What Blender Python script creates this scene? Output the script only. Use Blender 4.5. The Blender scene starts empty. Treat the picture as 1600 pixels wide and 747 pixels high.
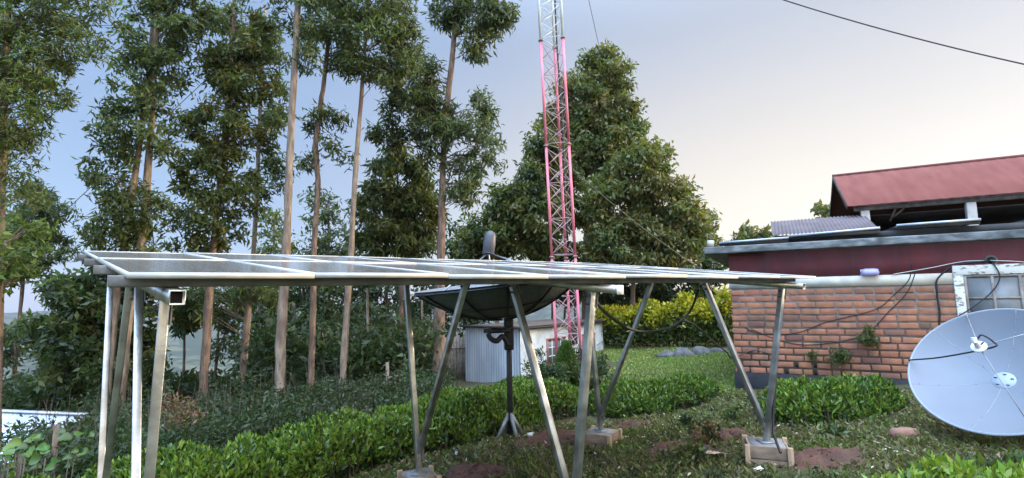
import bpy, math, random
import numpy as np
from mathutils import Vector, Matrix

# ---------------------------------------------------------------- camera, sky, sun, exposure
SC = bpy.context.scene
COL = SC.collection
F, ROLL, H = 790.0, 0.0165, 1.5
PITCH = math.atan(94.5 / F)
cam_d = bpy.data.cameras.new("camera")
cam = bpy.data.objects.new("camera", cam_d)
COL.objects.link(cam)
cam_d.sensor_width = 36.0
cam_d.lens = 36.0 * F / 1600.0
cam_d.clip_end = 9000.0
cam_d.clip_start = 0.05
fwd = Vector((0, math.cos(PITCH), math.sin(PITCH)))
up0 = Vector((0, -math.sin(PITCH), math.cos(PITCH)))
rt0 = Vector((1, 0, 0))
cr, sr = math.cos(ROLL), math.sin(ROLL)
rt = rt0 * cr + up0 * -sr
up = rt0 * sr + up0 * cr
M = Matrix((rt, up, -fwd)).transposed().to_4x4()
M.translation = Vector((0, 0, H))
cam.matrix_world = M
SC.camera = cam

SUN_AZ, SUN_EL = math.radians(74), math.radians(11)      # azimuth from +Y towards +X
world = bpy.data.worlds.new("World")
SC.world = world
world.use_nodes = True
wn = world.node_tree
sky = wn.nodes.new("ShaderNodeTexSky")
sky.sky_type = 'NISHITA'
sky.sun_disc = False
sky.sun_elevation = SUN_EL
sky.sun_rotation = SUN_AZ
sky.air_density = 1.0
sky.dust_density = 1.2
sky.ozone_density = 1.6
sky.altitude = 1800
# pale veil over the clear sky; glow added overhead and behind to brighten the foreground
wtc = wn.nodes.new("ShaderNodeTexCoord")
wsx = wn.nodes.new("ShaderNodeSeparateXYZ"); wn.links.new(wtc.outputs["Generated"], wsx.inputs[0])
def wmr(src, a, b, c, d):
    n = wn.nodes.new("ShaderNodeMapRange"); n.interpolation_type = 'SMOOTHSTEP'
    for k_, v_ in enumerate((a, b, c, d)): n.inputs[k_ + 1].default_value = v_
    wn.links.new(src, n.inputs[0]); return n.outputs[0]
fill_up = wmr(wsx.outputs["Z"], .45, 1.0, 1.0, 7.6)
fill_back = wmr(wsx.outputs["Y"], .3, -.7, 1.0, 4.2)
vm = wn.nodes.new("ShaderNodeMath"); vm.operation = 'MULTIPLY'; wn.links.new(fill_up, vm.inputs[0]); wn.links.new(fill_back, vm.inputs[1])
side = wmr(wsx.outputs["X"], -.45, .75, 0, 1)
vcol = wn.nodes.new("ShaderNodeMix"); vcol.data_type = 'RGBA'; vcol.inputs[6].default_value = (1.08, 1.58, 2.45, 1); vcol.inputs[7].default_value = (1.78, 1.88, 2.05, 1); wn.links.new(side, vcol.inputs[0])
# warm band low over the horizon, strongest towards the hidden sun, and faint streaks of cirrus
low = wmr(wsx.outputs["Z"], .06, .62, 1, 0)
wm2 = wmr(wsx.outputs["X"], -.55, .5, .06, 1)
lm = wn.nodes.new("ShaderNodeMath"); lm.operation = 'MULTIPLY'; wn.links.new(low, lm.inputs[0]); wn.links.new(wm2, lm.inputs[1])
vc2 = wn.nodes.new("ShaderNodeMix"); vc2.data_type = 'RGBA'; vc2.inputs[7].default_value = (3.9, 3.0, 1.65, 1)
wn.links.new(vcol.outputs[2], vc2.inputs[6]); wn.links.new(lm.outputs[0], vc2.inputs[0])
cmp_ = wn.nodes.new("ShaderNodeMapping"); cmp_.inputs["Scale"].default_value = (1.2, 1.2, 5.0); cmp_.inputs["Rotation"].default_value = (0, .25, 0); wn.links.new(wtc.outputs["Generated"], cmp_.inputs[0])
cno = wn.nodes.new("ShaderNodeTexNoise"); cno.inputs["Scale"].default_value = 2.2; cno.inputs["Detail"].default_value = 6; wn.links.new(cmp_.outputs[0], cno.inputs[0])
cmr = wmr(cno.outputs[0], .3, .8, .985, 1.02)
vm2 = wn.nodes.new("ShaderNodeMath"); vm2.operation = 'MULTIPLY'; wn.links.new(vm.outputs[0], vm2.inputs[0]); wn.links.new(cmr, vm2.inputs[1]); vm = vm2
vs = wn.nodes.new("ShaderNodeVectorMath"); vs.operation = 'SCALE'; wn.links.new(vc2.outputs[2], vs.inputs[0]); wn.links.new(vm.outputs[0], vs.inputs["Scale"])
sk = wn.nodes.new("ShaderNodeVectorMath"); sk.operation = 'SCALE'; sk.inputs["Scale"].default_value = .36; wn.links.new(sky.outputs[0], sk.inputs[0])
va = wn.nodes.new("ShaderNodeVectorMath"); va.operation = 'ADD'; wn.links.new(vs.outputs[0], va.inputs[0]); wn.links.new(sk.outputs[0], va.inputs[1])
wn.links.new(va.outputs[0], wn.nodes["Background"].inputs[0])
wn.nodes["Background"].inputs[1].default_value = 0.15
sd_ = bpy.data.lights.new("sun", 'SUN')
sd_.energy = 3.4
sd_.angle = math.radians(0.6)
sd_.color = (1.0, 0.80, 0.56)
sun = bpy.data.objects.new("sun", sd_)
COL.objects.link(sun)
sv = Vector((math.sin(SUN_AZ) * math.cos(SUN_EL), math.cos(SUN_AZ) * math.cos(SUN_EL), math.sin(SUN_EL)))
sun.rotation_euler = sv.to_track_quat('Z', 'Y').to_euler()
SC.view_settings.view_transform = 'Standard'
SC.view_settings.look = 'None'
SC.view_settings.gamma = 1.0
SC.view_settings.use_curve_mapping = False
SC.view_settings.exposure = 0.66

rng = np.random.default_rng(7)

# ---------------------------------------------------------------- measuring helpers (photo point at a given depth -> world point)
def ray(px, py):
    u = (px - 800) / F; v = (373.5 - py) / F
    a = u * cr + v * sr; b = -u * sr + v * cr
    return np.array([a, math.cos(PITCH) - b * math.sin(PITCH), math.sin(PITCH) + b * math.cos(PITCH)])
def W(px, py, y):
    d = ray(px, py)
    return np.array([0, 0, H]) + d * (y / d[1])
def smooth(a, b, x):
    t = np.clip((np.asarray(x, float) - a) / (b - a), 0, 1)
    return t * t * (3 - 2 * t)
def vnoise(x, y, s=0):
    x = np.asarray(x, float); y = np.asarray(y, float)
    n = np.zeros(np.broadcast(x, y).shape)
    for k in range(5):
        a = 1.7 * k + s * 2.3
        ca, sa = math.cos(a), math.sin(a)
        f = 1.0 + 0.63 * k
        n = n + np.sin(f * (ca * x + sa * y) + 1.3 * np.sin(f * .7 * (-sa * x + ca * y) + s + k)) / (1 + .4 * k)
    return n / 2.6

def ground(x, y):
    x = np.asarray(x, float); y = np.asarray(y, float)
    xc = np.clip(x, -14, 9)
    yy = np.clip(y, -8, 40)
    right = smooth(0.5, 3.5, x)
    ysl_l = -.078 * (np.minimum(yy, 17) - 4.71)
    ysl_r = -.078 * (np.minimum(yy, 11.5) - 4.71) - .012 * np.maximum(yy - 11.5, 0)
    z = .03 + .074 * (xc - 2.24) + ysl_l * (1 - right) + ysl_r * right
    # the hillside falls away on the left and behind the trees
    q = .5 * (-x) + .866 * y
    left = 1 - smooth(0.0, 9.0, x - .05 * np.maximum(y - 15, 0))
    fall = np.maximum(q - 16.5, 0)
    fall = fall * fall / (fall + 8)
    z = z - left * np.minimum(.55 * fall, 190)
    far = smooth(45, 170, np.hypot(x, y)) * (1 - left)
    z = z - far * np.minimum(.25 * np.maximum(np.hypot(x, y) - 45, 0), 150)
    r = np.hypot(x, y)
    hill = smooth(450, 2700, r)
    ridge = 168 + 14 * vnoise(x / 420, y / 420, 3) + 8 * vnoise(x / 150, y / 150, 5)
    z = z + hill * ridge + smooth(200, 500, r) * 16 * vnoise(x / 260, y / 260, 1) * (1 - .6 * hill)
    z = z + .02 * vnoise(x * 1.6, y * 1.6, 2) * (r < 60)
    return z
def G(x, y):
    return float(ground(x, y))

# ---------------------------------------------------------------- materials
def new_mat(name):
    m = bpy.data.materials.new(name)
    m.use_nodes = True
    return m, m.node_tree, m.node_tree.nodes["Principled BSDF"]
def make_mat(name, c1, c2=None, scale=8.0, rough=.6, metal=0.0, bump=0.0, bscale=60.0, island=0.0, trans=0.0, stretch=None, c3=None, scale3=1.0, rvar=0.0, spec=.5, detail=5.0, contrast=(.35, .65)):
    m, nt, b = new_mat(name)
    N, L = nt.nodes, nt.links
    tc = N.new("ShaderNodeTexCoord")
    src = tc.outputs["Object"]
    if stretch:
        mp = N.new("ShaderNodeMapping"); mp.inputs["Scale"].default_value = stretch
        L.new(src, mp.inputs[0]); src = mp.outputs[0]
    col = None
    if c2 is not None:
        nz = N.new("ShaderNodeTexNoise"); nz.inputs["Scale"].default_value = scale; nz.inputs["Detail"].default_value = detail
        L.new(src, nz.inputs[0])
        mr = N.new("ShaderNodeMapRange"); mr.inputs[1].default_value = contrast[0]; mr.inputs[2].default_value = contrast[1]
        L.new(nz.outputs[0], mr.inputs[0])
        mx = N.new("ShaderNodeMix"); mx.data_type = 'RGBA'
        mx.inputs[6].default_value = (*c1, 1); mx.inputs[7].default_value = (*c2, 1)
        L.new(mr.outputs[0], mx.inputs[0]); col = mx.outputs[2]
        if rvar:
            mr2 = N.new("ShaderNodeMapRange"); mr2.inputs[3].default_value = rough - rvar; mr2.inputs[4].default_value = rough + rvar
            L.new(nz.outputs[0], mr2.inputs[0]); L.new(mr2.outputs[0], b.inputs["Roughness"])
    if c3 is not None:
        n3 = N.new("ShaderNodeTexNoise"); n3.inputs["Scale"].default_value = scale3; n3.inputs["Detail"].default_value = 4
        L.new(tc.outputs["Object"], n3.inputs[0])
        r3 = N.new("ShaderNodeMapRange"); r3.inputs[1].default_value = .48; r3.inputs[2].default_value = .68
        L.new(n3.outputs[0], r3.inputs[0])
        m3 = N.new("ShaderNodeMix"); m3.data_type = 'RGBA'; m3.inputs[7].default_value = (*c3, 1)
        L.new(col, m3.inputs[6]); L.new(r3.outputs[0], m3.inputs[0]); col = m3.outputs[2]
    if island:
        ge = N.new("ShaderNodeNewGeometry")
        hs = N.new("ShaderNodeHueSaturation")
        mr = N.new("ShaderNodeMapRange"); mr.inputs[3].default_value = 1 - island; mr.inputs[4].default_value = 1 + island
        L.new(ge.outputs["Random Per Island"], mr.inputs[0]); L.new(mr.outputs[0], hs.inputs["Value"])
        wnn = N.new("ShaderNodeTexWhiteNoise"); wnn.noise_dimensions = '1D'; L.new(ge.outputs["Random Per Island"], wnn.inputs["W"])
        mh = N.new("ShaderNodeMapRange"); mh.inputs[3].default_value = .5 - .045 * min(1, island * 2); mh.inputs[4].default_value = .5 + .03 * min(1, island * 2)
        L.new(wnn.outputs["Value"], mh.inputs[0]); L.new(mh.outputs[0], hs.inputs["Hue"])
        if col is not None: L.new(col, hs.inputs["Color"])
        else: hs.inputs["Color"].default_value = (*c1, 1)
        col = hs.outputs[0]
    if col is not None: L.new(col, b.inputs["Base Color"])
    else: b.inputs["Base Color"].default_value = (*c1, 1)
    if not (rvar and c2 is not None): b.inputs["Roughness"].default_value = rough
    b.inputs["Metallic"].default_value = metal
    b.inputs["Specular IOR Level"].default_value = spec
    if bump:
        nb = N.new("ShaderNodeTexNoise"); nb.inputs["Scale"].default_value = bscale; nb.inputs["Detail"].default_value = 6
        L.new(src, nb.inputs[0])
        bp = N.new("ShaderNodeBump"); bp.inputs["Strength"].default_value = bump; bp.inputs["Distance"].default_value = .02
        L.new(nb.outputs[0], bp.inputs["Height"]); L.new(bp.outputs[0], b.inputs["Normal"])
    if trans:
        t = N.new("ShaderNodeBsdfTranslucent"); ms = N.new("ShaderNodeMixShader"); ms.inputs[0].default_value = trans
        if col is not None:
            g2 = N.new("ShaderNodeMix"); g2.data_type = 'RGBA'; g2.blend_type = 'MULTIPLY'; g2.inputs[0].default_value = 1
            g2.inputs[7].default_value = (1.5, 1.6, .7, 1); L.new(col, g2.inputs[6]); L.new(g2.outputs[2], t.inputs[0])
        else: t.inputs[0].default_value = (*c1, 1)
        L.new(b.outputs[0], ms.inputs[1]); L.new(t.outputs[0], ms.inputs[2])
        L.new(ms.outputs[0], N["Material Output"].inputs["Surface"])
    return m

MT = {}
MT['galv'] = make_mat("galvanised_steel", (.30, .305, .30), (.52, .53, .53), 9, .36, .9, .08, 90, rvar=.12)
MT['galv_dull'] = make_mat("weathered_steel", (.20, .21, .21), (.33, .34, .34), 10, .55, .5, .1, 80)
MT['purlin'] = make_mat("shaded_purlin_steel", (.085, .085, .08), (.15, .15, .145), 9, .6, .3, .1, 70)  # shade under the panels put into a darker steel colour
MT['alu'] = make_mat("anodised_aluminium", (.40, .385, .345), (.48, .46, .41), 12, .55, .1)
MT['black'] = make_mat("black_plastic", (.015, .016, .018), (.03, .03, .033), 20, .5)
MT['cable'] = make_mat("cable_rubber", (.012, .012, .013), None, rough=.6)
MT['cable_grey'] = make_mat("grey_wire", (.10, .10, .10), None, rough=.6)
MT['steel_wire'] = make_mat("steel_wire", (.06, .06, .065), None, rough=.5, metal=.3)
MT['blackpaint'] = make_mat("black_painted_steel", (.016, .018, .02), (.04, .04, .042), 8, .5, .2, .1, 60)
MT['darkgrey'] = make_mat("dark_grey_plastic", (.05, .05, .06), (.065, .065, .075), 8, .5)
MT['mesh'] = make_mat("dark_mesh", (.12, .13, .145), (.17, .18, .195), 30, .7, .3)
MT['concrete'] = make_mat("concrete", (.22, .21, .20), (.33, .32, .31), 9, .9, 0, .5, 70)
MT['board'] = make_mat("formwork_board", (.23, .155, .105), (.33, .24, .165), 5, .85, 0, .3, 40, stretch=(2, 2, 14), c3=(.17, .12, .085), scale3=6)
MT['stake'] = make_mat("pale_timber", (.33, .22, .13), (.45, .33, .20), 6, .85, 0, .3, 40, stretch=(9, 9, 1))
MT['oldwood'] = make_mat("old_wood", (.16, .13, .10), (.28, .24, .20), 8, .9, 0, .4, 40)
MT['soil'] = make_mat("red_soil", (.075, .032, .020), (.125, .055, .034), 9, .95, 0, .9, 26, c3=(.05, .026, .018), scale3=4)
MT['redwall'] = make_mat("red_plaster", (.17, .034, .038), (.235, .052, .054), 2.5, .8, 0, .25, 50, c3=(.13, .040, .044), scale3=1.1)
MT['band'] = make_mat("white_band", (.46, .44, .37), (.60, .58, .50), 4, .85, 0, .1, 60, c3=(.33, .31, .26), scale3=2.4)
MT['frame_white'] = make_mat("peeling_white_paint", (.68, .66, .58), (.22, .19, .15), 11, .8, 0, .4, 40, stretch=(1, 1, 2.2), contrast=(.56, .66))
MT['plinth'] = make_mat("black_plinth", (.008, .008, .009), (.022, .022, .024), 4, .8, 0, .3, 40)
MT['mortar'] = make_mat("mortar", (.20, .14, .105), (.27, .20, .155), 9, .95, 0, .5, 60)
MT['brick'] = make_mat("fired_brick", (.31, .125, .062), (.40, .17, .088), 7, .9, 0, .6, 70, island=.10, c3=(.22, .105, .062), scale3=2.2)
def splash(m):
    # mud thrown up on the lowest courses and damp streaks
    nt = m.node_tree; N, L = nt.nodes, nt.links; b = N["Principled BSDF"]; src = b.inputs["Base Color"].links[0].from_socket
    tc = N.new("ShaderNodeTexCoord"); sx = N.new("ShaderNodeSeparateXYZ"); L.new(tc.outputs["Object"], sx.inputs[0])
    mr = N.new("ShaderNodeMapRange"); mr.inputs[1].default_value = .85; mr.inputs[2].default_value = .25; mr.inputs[3].default_value = 0; mr.inputs[4].default_value = .6; L.new(sx.outputs["Z"], mr.inputs[0])
    nz = N.new("ShaderNodeTexNoise"); nz.inputs["Scale"].default_value = 5; nz.inputs["Detail"].default_value = 8; L.new(tc.outputs["Object"], nz.inputs[0])
    m2 = N.new("ShaderNodeMapRange"); m2.inputs[1].default_value = .4; m2.inputs[2].default_value = .65; L.new(nz.outputs[0], m2.inputs[0])
    mu = N.new("ShaderNodeMath"); mu.operation = 'MULTIPLY'; L.new(mr.outputs[0], mu.inputs[0]); L.new(m2.outputs[0], mu.inputs[1])
    mx = N.new("ShaderNodeMix"); mx.data_type = 'RGBA'; mx.inputs[7].default_value = (.15, .09, .06, 1); L.new(mu.outputs[0], mx.inputs[0]); L.new(src, mx.inputs[6])
    mp = N.new("ShaderNodeMapping"); mp.inputs["Scale"].default_value = (3.2, 3.2, .45); L.new(tc.outputs["Object"], mp.inputs[0])
    n2 = N.new("ShaderNodeTexNoise"); n2.inputs["Scale"].default_value = 2.0; n2.inputs["Detail"].default_value = 6; L.new(mp.outputs[0], n2.inputs[0])
    m3 = N.new("ShaderNodeMapRange"); m3.inputs[1].default_value = .52; m3.inputs[2].default_value = .72; m3.inputs[4].default_value = .55; L.new(n2.outputs[0], m3.inputs[0])
    x2 = N.new("ShaderNodeMix"); x2.data_type = 'RGBA'; x2.inputs[7].default_value = (.12, .085, .07, 1); L.new(m3.outputs[0], x2.inputs[0]); L.new(mx.outputs[2], x2.inputs[6])
    L.new(x2.outputs[2], b.inputs["Base Color"])
splash(MT['brick']); splash(MT['mortar']); splash(MT['redwall'])
MT['brick_burnt'] = make_mat("overburnt_brick", (.15, .08, .055), (.22, .105, .065), 8, .9, 0, .6, 70, island=.2)
MT['void'] = make_mat("hollow_shade", (.012, .01, .01), None, rough=.95)  # near black, stands in for the shade inside openings
MT['fascia'] = make_mat("weathered_concrete", (.085, .095, .095), (.28, .29, .28), 4, .9, 0, .5, 40, stretch=(1, 1, 3), c3=(.07, .075, .07), scale3=2.5)
MT['sheet'] = make_mat("old_roof_sheet", (.36, .40, .44), (.52, .56, .60), 3, .5, .4, .1, 30)
MT['sheet_dark'] = make_mat("shaded_roof_gap", (.03, .028, .026), (.06, .055, .05), 3, .9)  # near-black colour carries the shade beneath the roof sheets
MT['redroof'] = make_mat("red_painted_roof", (.165, .055, .043), (.205, .072, .056), 1.6, .9, 0, .1, 30, stretch=(2.2, .5, .5), spec=.2)
MT['purple_roof'] = make_mat("faded_purple_roof", (.10, .08, .08), (.14, .11, .11), 2, .85)
MT['barn_dark'] = make_mat("dark_timber_wall", (.035, .025, .02), (.06, .045, .035), 4, .9)
MT['post'] = make_mat("whitish_post", (.36, .33, .29), (.48, .44, .38), 5, .85)
MT['iron_blue'] = make_mat("corrugated_iron", (.36, .40, .45), (.50, .54, .58), 2.4, .45, .45, .06, 30, stretch=(1, 1, .35))
MT['iron_white'] = make_mat("white_corrugated_iron", (.74, .74, .71), (.80, .80, .77), 2, .55, .1, .06, 30, stretch=(1, 1, .3), c3=(.58, .55, .50), scale3=2.5)
MT['rust_dark'] = make_mat("rusty_dark_sheet", (.055, .045, .04), (.10, .075, .06), 3, .8)
MT['rust'] = make_mat("red_brown_frame", (.30, .10, .08), (.40, .16, .13), 8, .8)
MT['glass'] = make_mat("dusty_glass", (.10, .105, .10), (.16, .165, .155), 4, .4)
MT['pink'] = make_mat("faded_red_paint", (.55, .105, .155), (.66, .20, .25), 3.5, .5, 0, .1, 40, stretch=(1, 1, .5))
MT['pink_dull'] = make_mat("worn_red_paint", (.36, .19, .19), (.44, .34, .33), 5, .6)
MT['whitepaint'] = make_mat("faded_white_paint", (.55, .60, .56), (.66, .70, .68), 4, .5, 0, .1, 40)
MT['dish'] = make_mat("painted_dish", (.155, .172, .197), (.182, .199, .224), 1.6, .45, .05, 0, 40, c3=(.165, .18, .195), scale3=3.5)
MT['dish'].node_tree.nodes['Principled BSDF'].inputs['Specular IOR Level'].default_value = .3
MT['dish_hub'] = make_mat("dish_hub", (.30, .34, .38), (.35, .39, .43), 3, .5)
MT['offwhite'] = make_mat("off_white_plastic", (.66, .66, .62), (.74, .74, .70), 6, .5)
MT['lamp'] = make_mat("lavender_lamp_cover", (.34, .32, .58), (.40, .38, .64), 6, .4)
MT['rock'] = make_mat("grey_rock", (.07, .068, .06), (.15, .14, .13), 5, .95, 0, .6, 20)
MT['redstone'] = make_mat("red_stone", (.22, .11, .075), (.30, .16, .11), 5, .95, 0, .5, 30)
MT['whitestone'] = make_mat("white_stone", (.60, .57, .50), (.72, .70, .64), 6, .9)
MT['card'] = make_mat("cardboard", (.44, .30, .19), (.56, .42, .30), 6, .9)
MT['bluecloth'] = make_mat("blue_plastic", (.02, .16, .55), (.05, .25, .70), 6, .45)
MT['orange'] = make_mat("orange_peel", (.60, .27, .07), (.70, .38, .12), 6, .8)
MT['stick'] = make_mat("bare_stick", (.42, .33, .24), (.56, .46, .36), 6, .9)
# foliage
def leafmat(n, c, isl=.42, tr=.36, rough=.5, c2=None):
    c2 = c2 or tuple(v * .72 for v in c)
    return make_mat(n, c, c2, 1.1, rough, island=isl, trans=tr, spec=.35, detail=3)
MT['euc'] = leafmat("eucalyptus_leaf", (.095, .128, .042))
MT['euc_cool'] = leafmat("cool_eucalyptus_leaf", (.085, .115, .052))
MT['euc_warm'] = leafmat("warm_eucalyptus_leaf", (.135, .125, .030), c2=(.07, .095, .028))
MT['euc_dark'] = leafmat("dark_leaf", (.044, .072, .026))
MT['broad'] = leafmat("broadleaf", (.075, .110, .032), c2=(.11, .12, .036))
MT['broad_warm'] = leafmat("yellowish_broadleaf", (.17, .145, .040), c2=(.10, .115, .035))
MT['bright'] = leafmat("bright_leaf", (.085, .135, .028))
MT['shrub'] = leafmat("undergrowth_leaf", (.034, .058, .020), c2=(.045, .052, .024))
MT['dryleaf'] = leafmat("dry_leaf", (.20, .13, .07))
MT['tea_old'] = leafmat("mature_tea_leaf", (.042, .082, .018), tr=.15, rough=.38)
MT['tea_new'] = leafmat("young_tea_leaf", (.165, .25, .034), tr=.3, rough=.38)
MT['tea_mid'] = leafmat("tea_leaf", (.080, .150, .022), tr=.22, rough=.38)
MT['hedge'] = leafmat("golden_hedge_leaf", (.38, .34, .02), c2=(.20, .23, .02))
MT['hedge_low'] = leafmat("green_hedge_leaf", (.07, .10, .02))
MT['cyp'] = leafmat("young_conifer_needle", (.075, .14, .035))
MT['grass'] = leafmat("grass_blade", (.10, .14, .03), c2=(.13, .135, .045), tr=.2)
MT['grass_dry'] = leafmat("dry_grass_blade", (.16, .13, .065), tr=.15)
MT['lawn'] = leafmat("lawn_blade", (.20, .29, .055), c2=(.25, .30, .08), tr=.25)
MT['bark'] = make_mat("eucalyptus_bark", (.085, .052, .036), (.22, .15, .105), 7, .9, 0, 1.0, 26, stretch=(2.5, 2.5, .5), c3=(.07, .045, .033), scale3=1.3)
MT['bark_pale'] = make_mat("pale_eucalyptus_bark", (.12, .085, .06), (.29, .225, .165), 6, .9, 0, 1.0, 26, stretch=(2.5, 2.5, .45), c3=(.11, .07, .05), scale3=1.1)
MT['bark_dark'] = make_mat("dark_bark", (.07, .045, .032), (.13, .09, .065), 6, .95, 0, .7, 26, stretch=(2.5, 2.5, .5))
MT['twig'] = make_mat("twig", (.075, .055, .04), (.12, .09, .065), 8, .95)

# solar glass: dark cells, fine pale grid, grey-brown mix for dust plus painted reflection
def solar_mat():
    m, nt, b = new_mat("solar_cells"); N, L = nt.nodes, nt.links
    uv = N.new("ShaderNodeUVMap")
    br = N.new("ShaderNodeTexBrick"); br.offset = 0; br.inputs["Scale"].default_value = 1
    br.inputs["Color1"].default_value = (.012, .014, .022, 1); br.inputs["Color2"].default_value = (.016, .018, .028, 1)
    br.inputs["Mortar"].default_value = (.16, .16, .17, 1); br.inputs["Mortar Size"].default_value = .012
    br.inputs["Brick Width"].default_value = .5; br.inputs["Row Height"].default_value = .25
    mp = N.new("ShaderNodeMapping"); mp.inputs["Scale"].default_value = (3, 3, 1)
    L.new(uv.outputs[0], mp.inputs[0]); L.new(mp.outputs[0], br.inputs[0])
    tc = N.new("ShaderNodeTexCoord")
    nz = N.new("ShaderNodeTexNoise"); nz.inputs["Scale"].default_value = 22; nz.inputs["Detail"].default_value = 9; L.new(tc.outputs["Object"], nz.inputs[0])
    mr = N.new("ShaderNodeMapRange"); mr.inputs[1].default_value = .3; mr.inputs[2].default_value = .8; mr.inputs[3].default_value = .30; mr.inputs[4].default_value = .75
    L.new(nz.outputs[0], mr.inputs[0])
    mx = N.new("ShaderNodeMix"); mx.data_type = 'RGBA'; mx.inputs[7].default_value = (.25, .225, .185, 1)
    L.new(br.outputs[0], mx.inputs[6]); L.new(mr.outputs[0], mx.inputs[0]); L.new(mx.outputs[2], b.inputs["Base Color"])
    b.inputs["Roughness"].default_value = .13
    r2 = N.new("ShaderNodeMapRange"); r2.inputs[3].default_value = .07; r2.inputs[4].default_value = .24; L.new(nz.outputs[0], r2.inputs[0]); L.new(r2.outputs[0], b.inputs["Roughness"])
    return m
MT['solar'] = solar_mat()


def ground_mat():
    m, nt, b = new_mat("hillside_ground"); N, L = nt.nodes, nt.links
    tc = N.new("ShaderNodeTexCoord")
    def noise(s, d=5):
        n = N.new("ShaderNodeTexNoise"); n.inputs["Scale"].default_value = s; n.inputs["Detail"].default_value = d; L.new(tc.outputs["Object"], n.inputs[0]); return n.outputs[0]
    def mix(f, a, c, lo=.4, hi=.6):
        r = N.new("ShaderNodeMapRange"); r.inputs[1].default_value = lo; r.inputs[2].default_value = hi; L.new(f, r.inputs[0])
        x = N.new("ShaderNodeMix"); x.data_type = 'RGBA'; L.new(r.outputs[0], x.inputs[0])
        for i, v in ((6, a), (7, c)):
            if isinstance(v, tuple): x.inputs[i].default_value = (*v, 1)
            else: L.new(v, x.inputs[i])
        return x.outputs[2]
    near = mix(noise(1.3), (.060, .078, .028), (.080, .060, .034), .42, .62)
    near = mix(noise(9), near, (.050, .040, .024), .5, .7)
    vo = N.new("ShaderNodeTexVoronoi"); vo.inputs["Scale"].default_value = .012; L.new(tc.outputs["Object"], vo.inputs[0])
    sp = N.new("ShaderNodeSeparateColor"); L.new(vo.outputs["Color"], sp.inputs[0])
    far = mix(sp.outputs[0], (.032, .044, .024), (.085, .092, .052), .3, .8)
    far = mix(noise(.03, 8), far, (.026, .042, .020), .45, .6)
    far = mix(noise(.006, 3), far, (.10, .085, .055), .6, .75)
    vl = N.new("ShaderNodeVectorMath"); vl.operation = 'LENGTH'; L.new(tc.outputs["Object"], vl.inputs[0])
    col = mix(vl.outputs["Value"], near, far, 30, 120)
    L.new(col, b.inputs["Base Color"]); b.inputs["Roughness"].default_value = .95; b.inputs["Specular IOR Level"].default_value = .15
    nb = N.new("ShaderNodeBump"); nb.inputs["Strength"].default_value = .8; nb.inputs["Distance"].default_value = .04
    L.new(noise(14, 8), nb.inputs["Height"]); L.new(nb.outputs[0], b.inputs["Normal"])
    return m
MT['ground'] = ground_mat()

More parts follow.
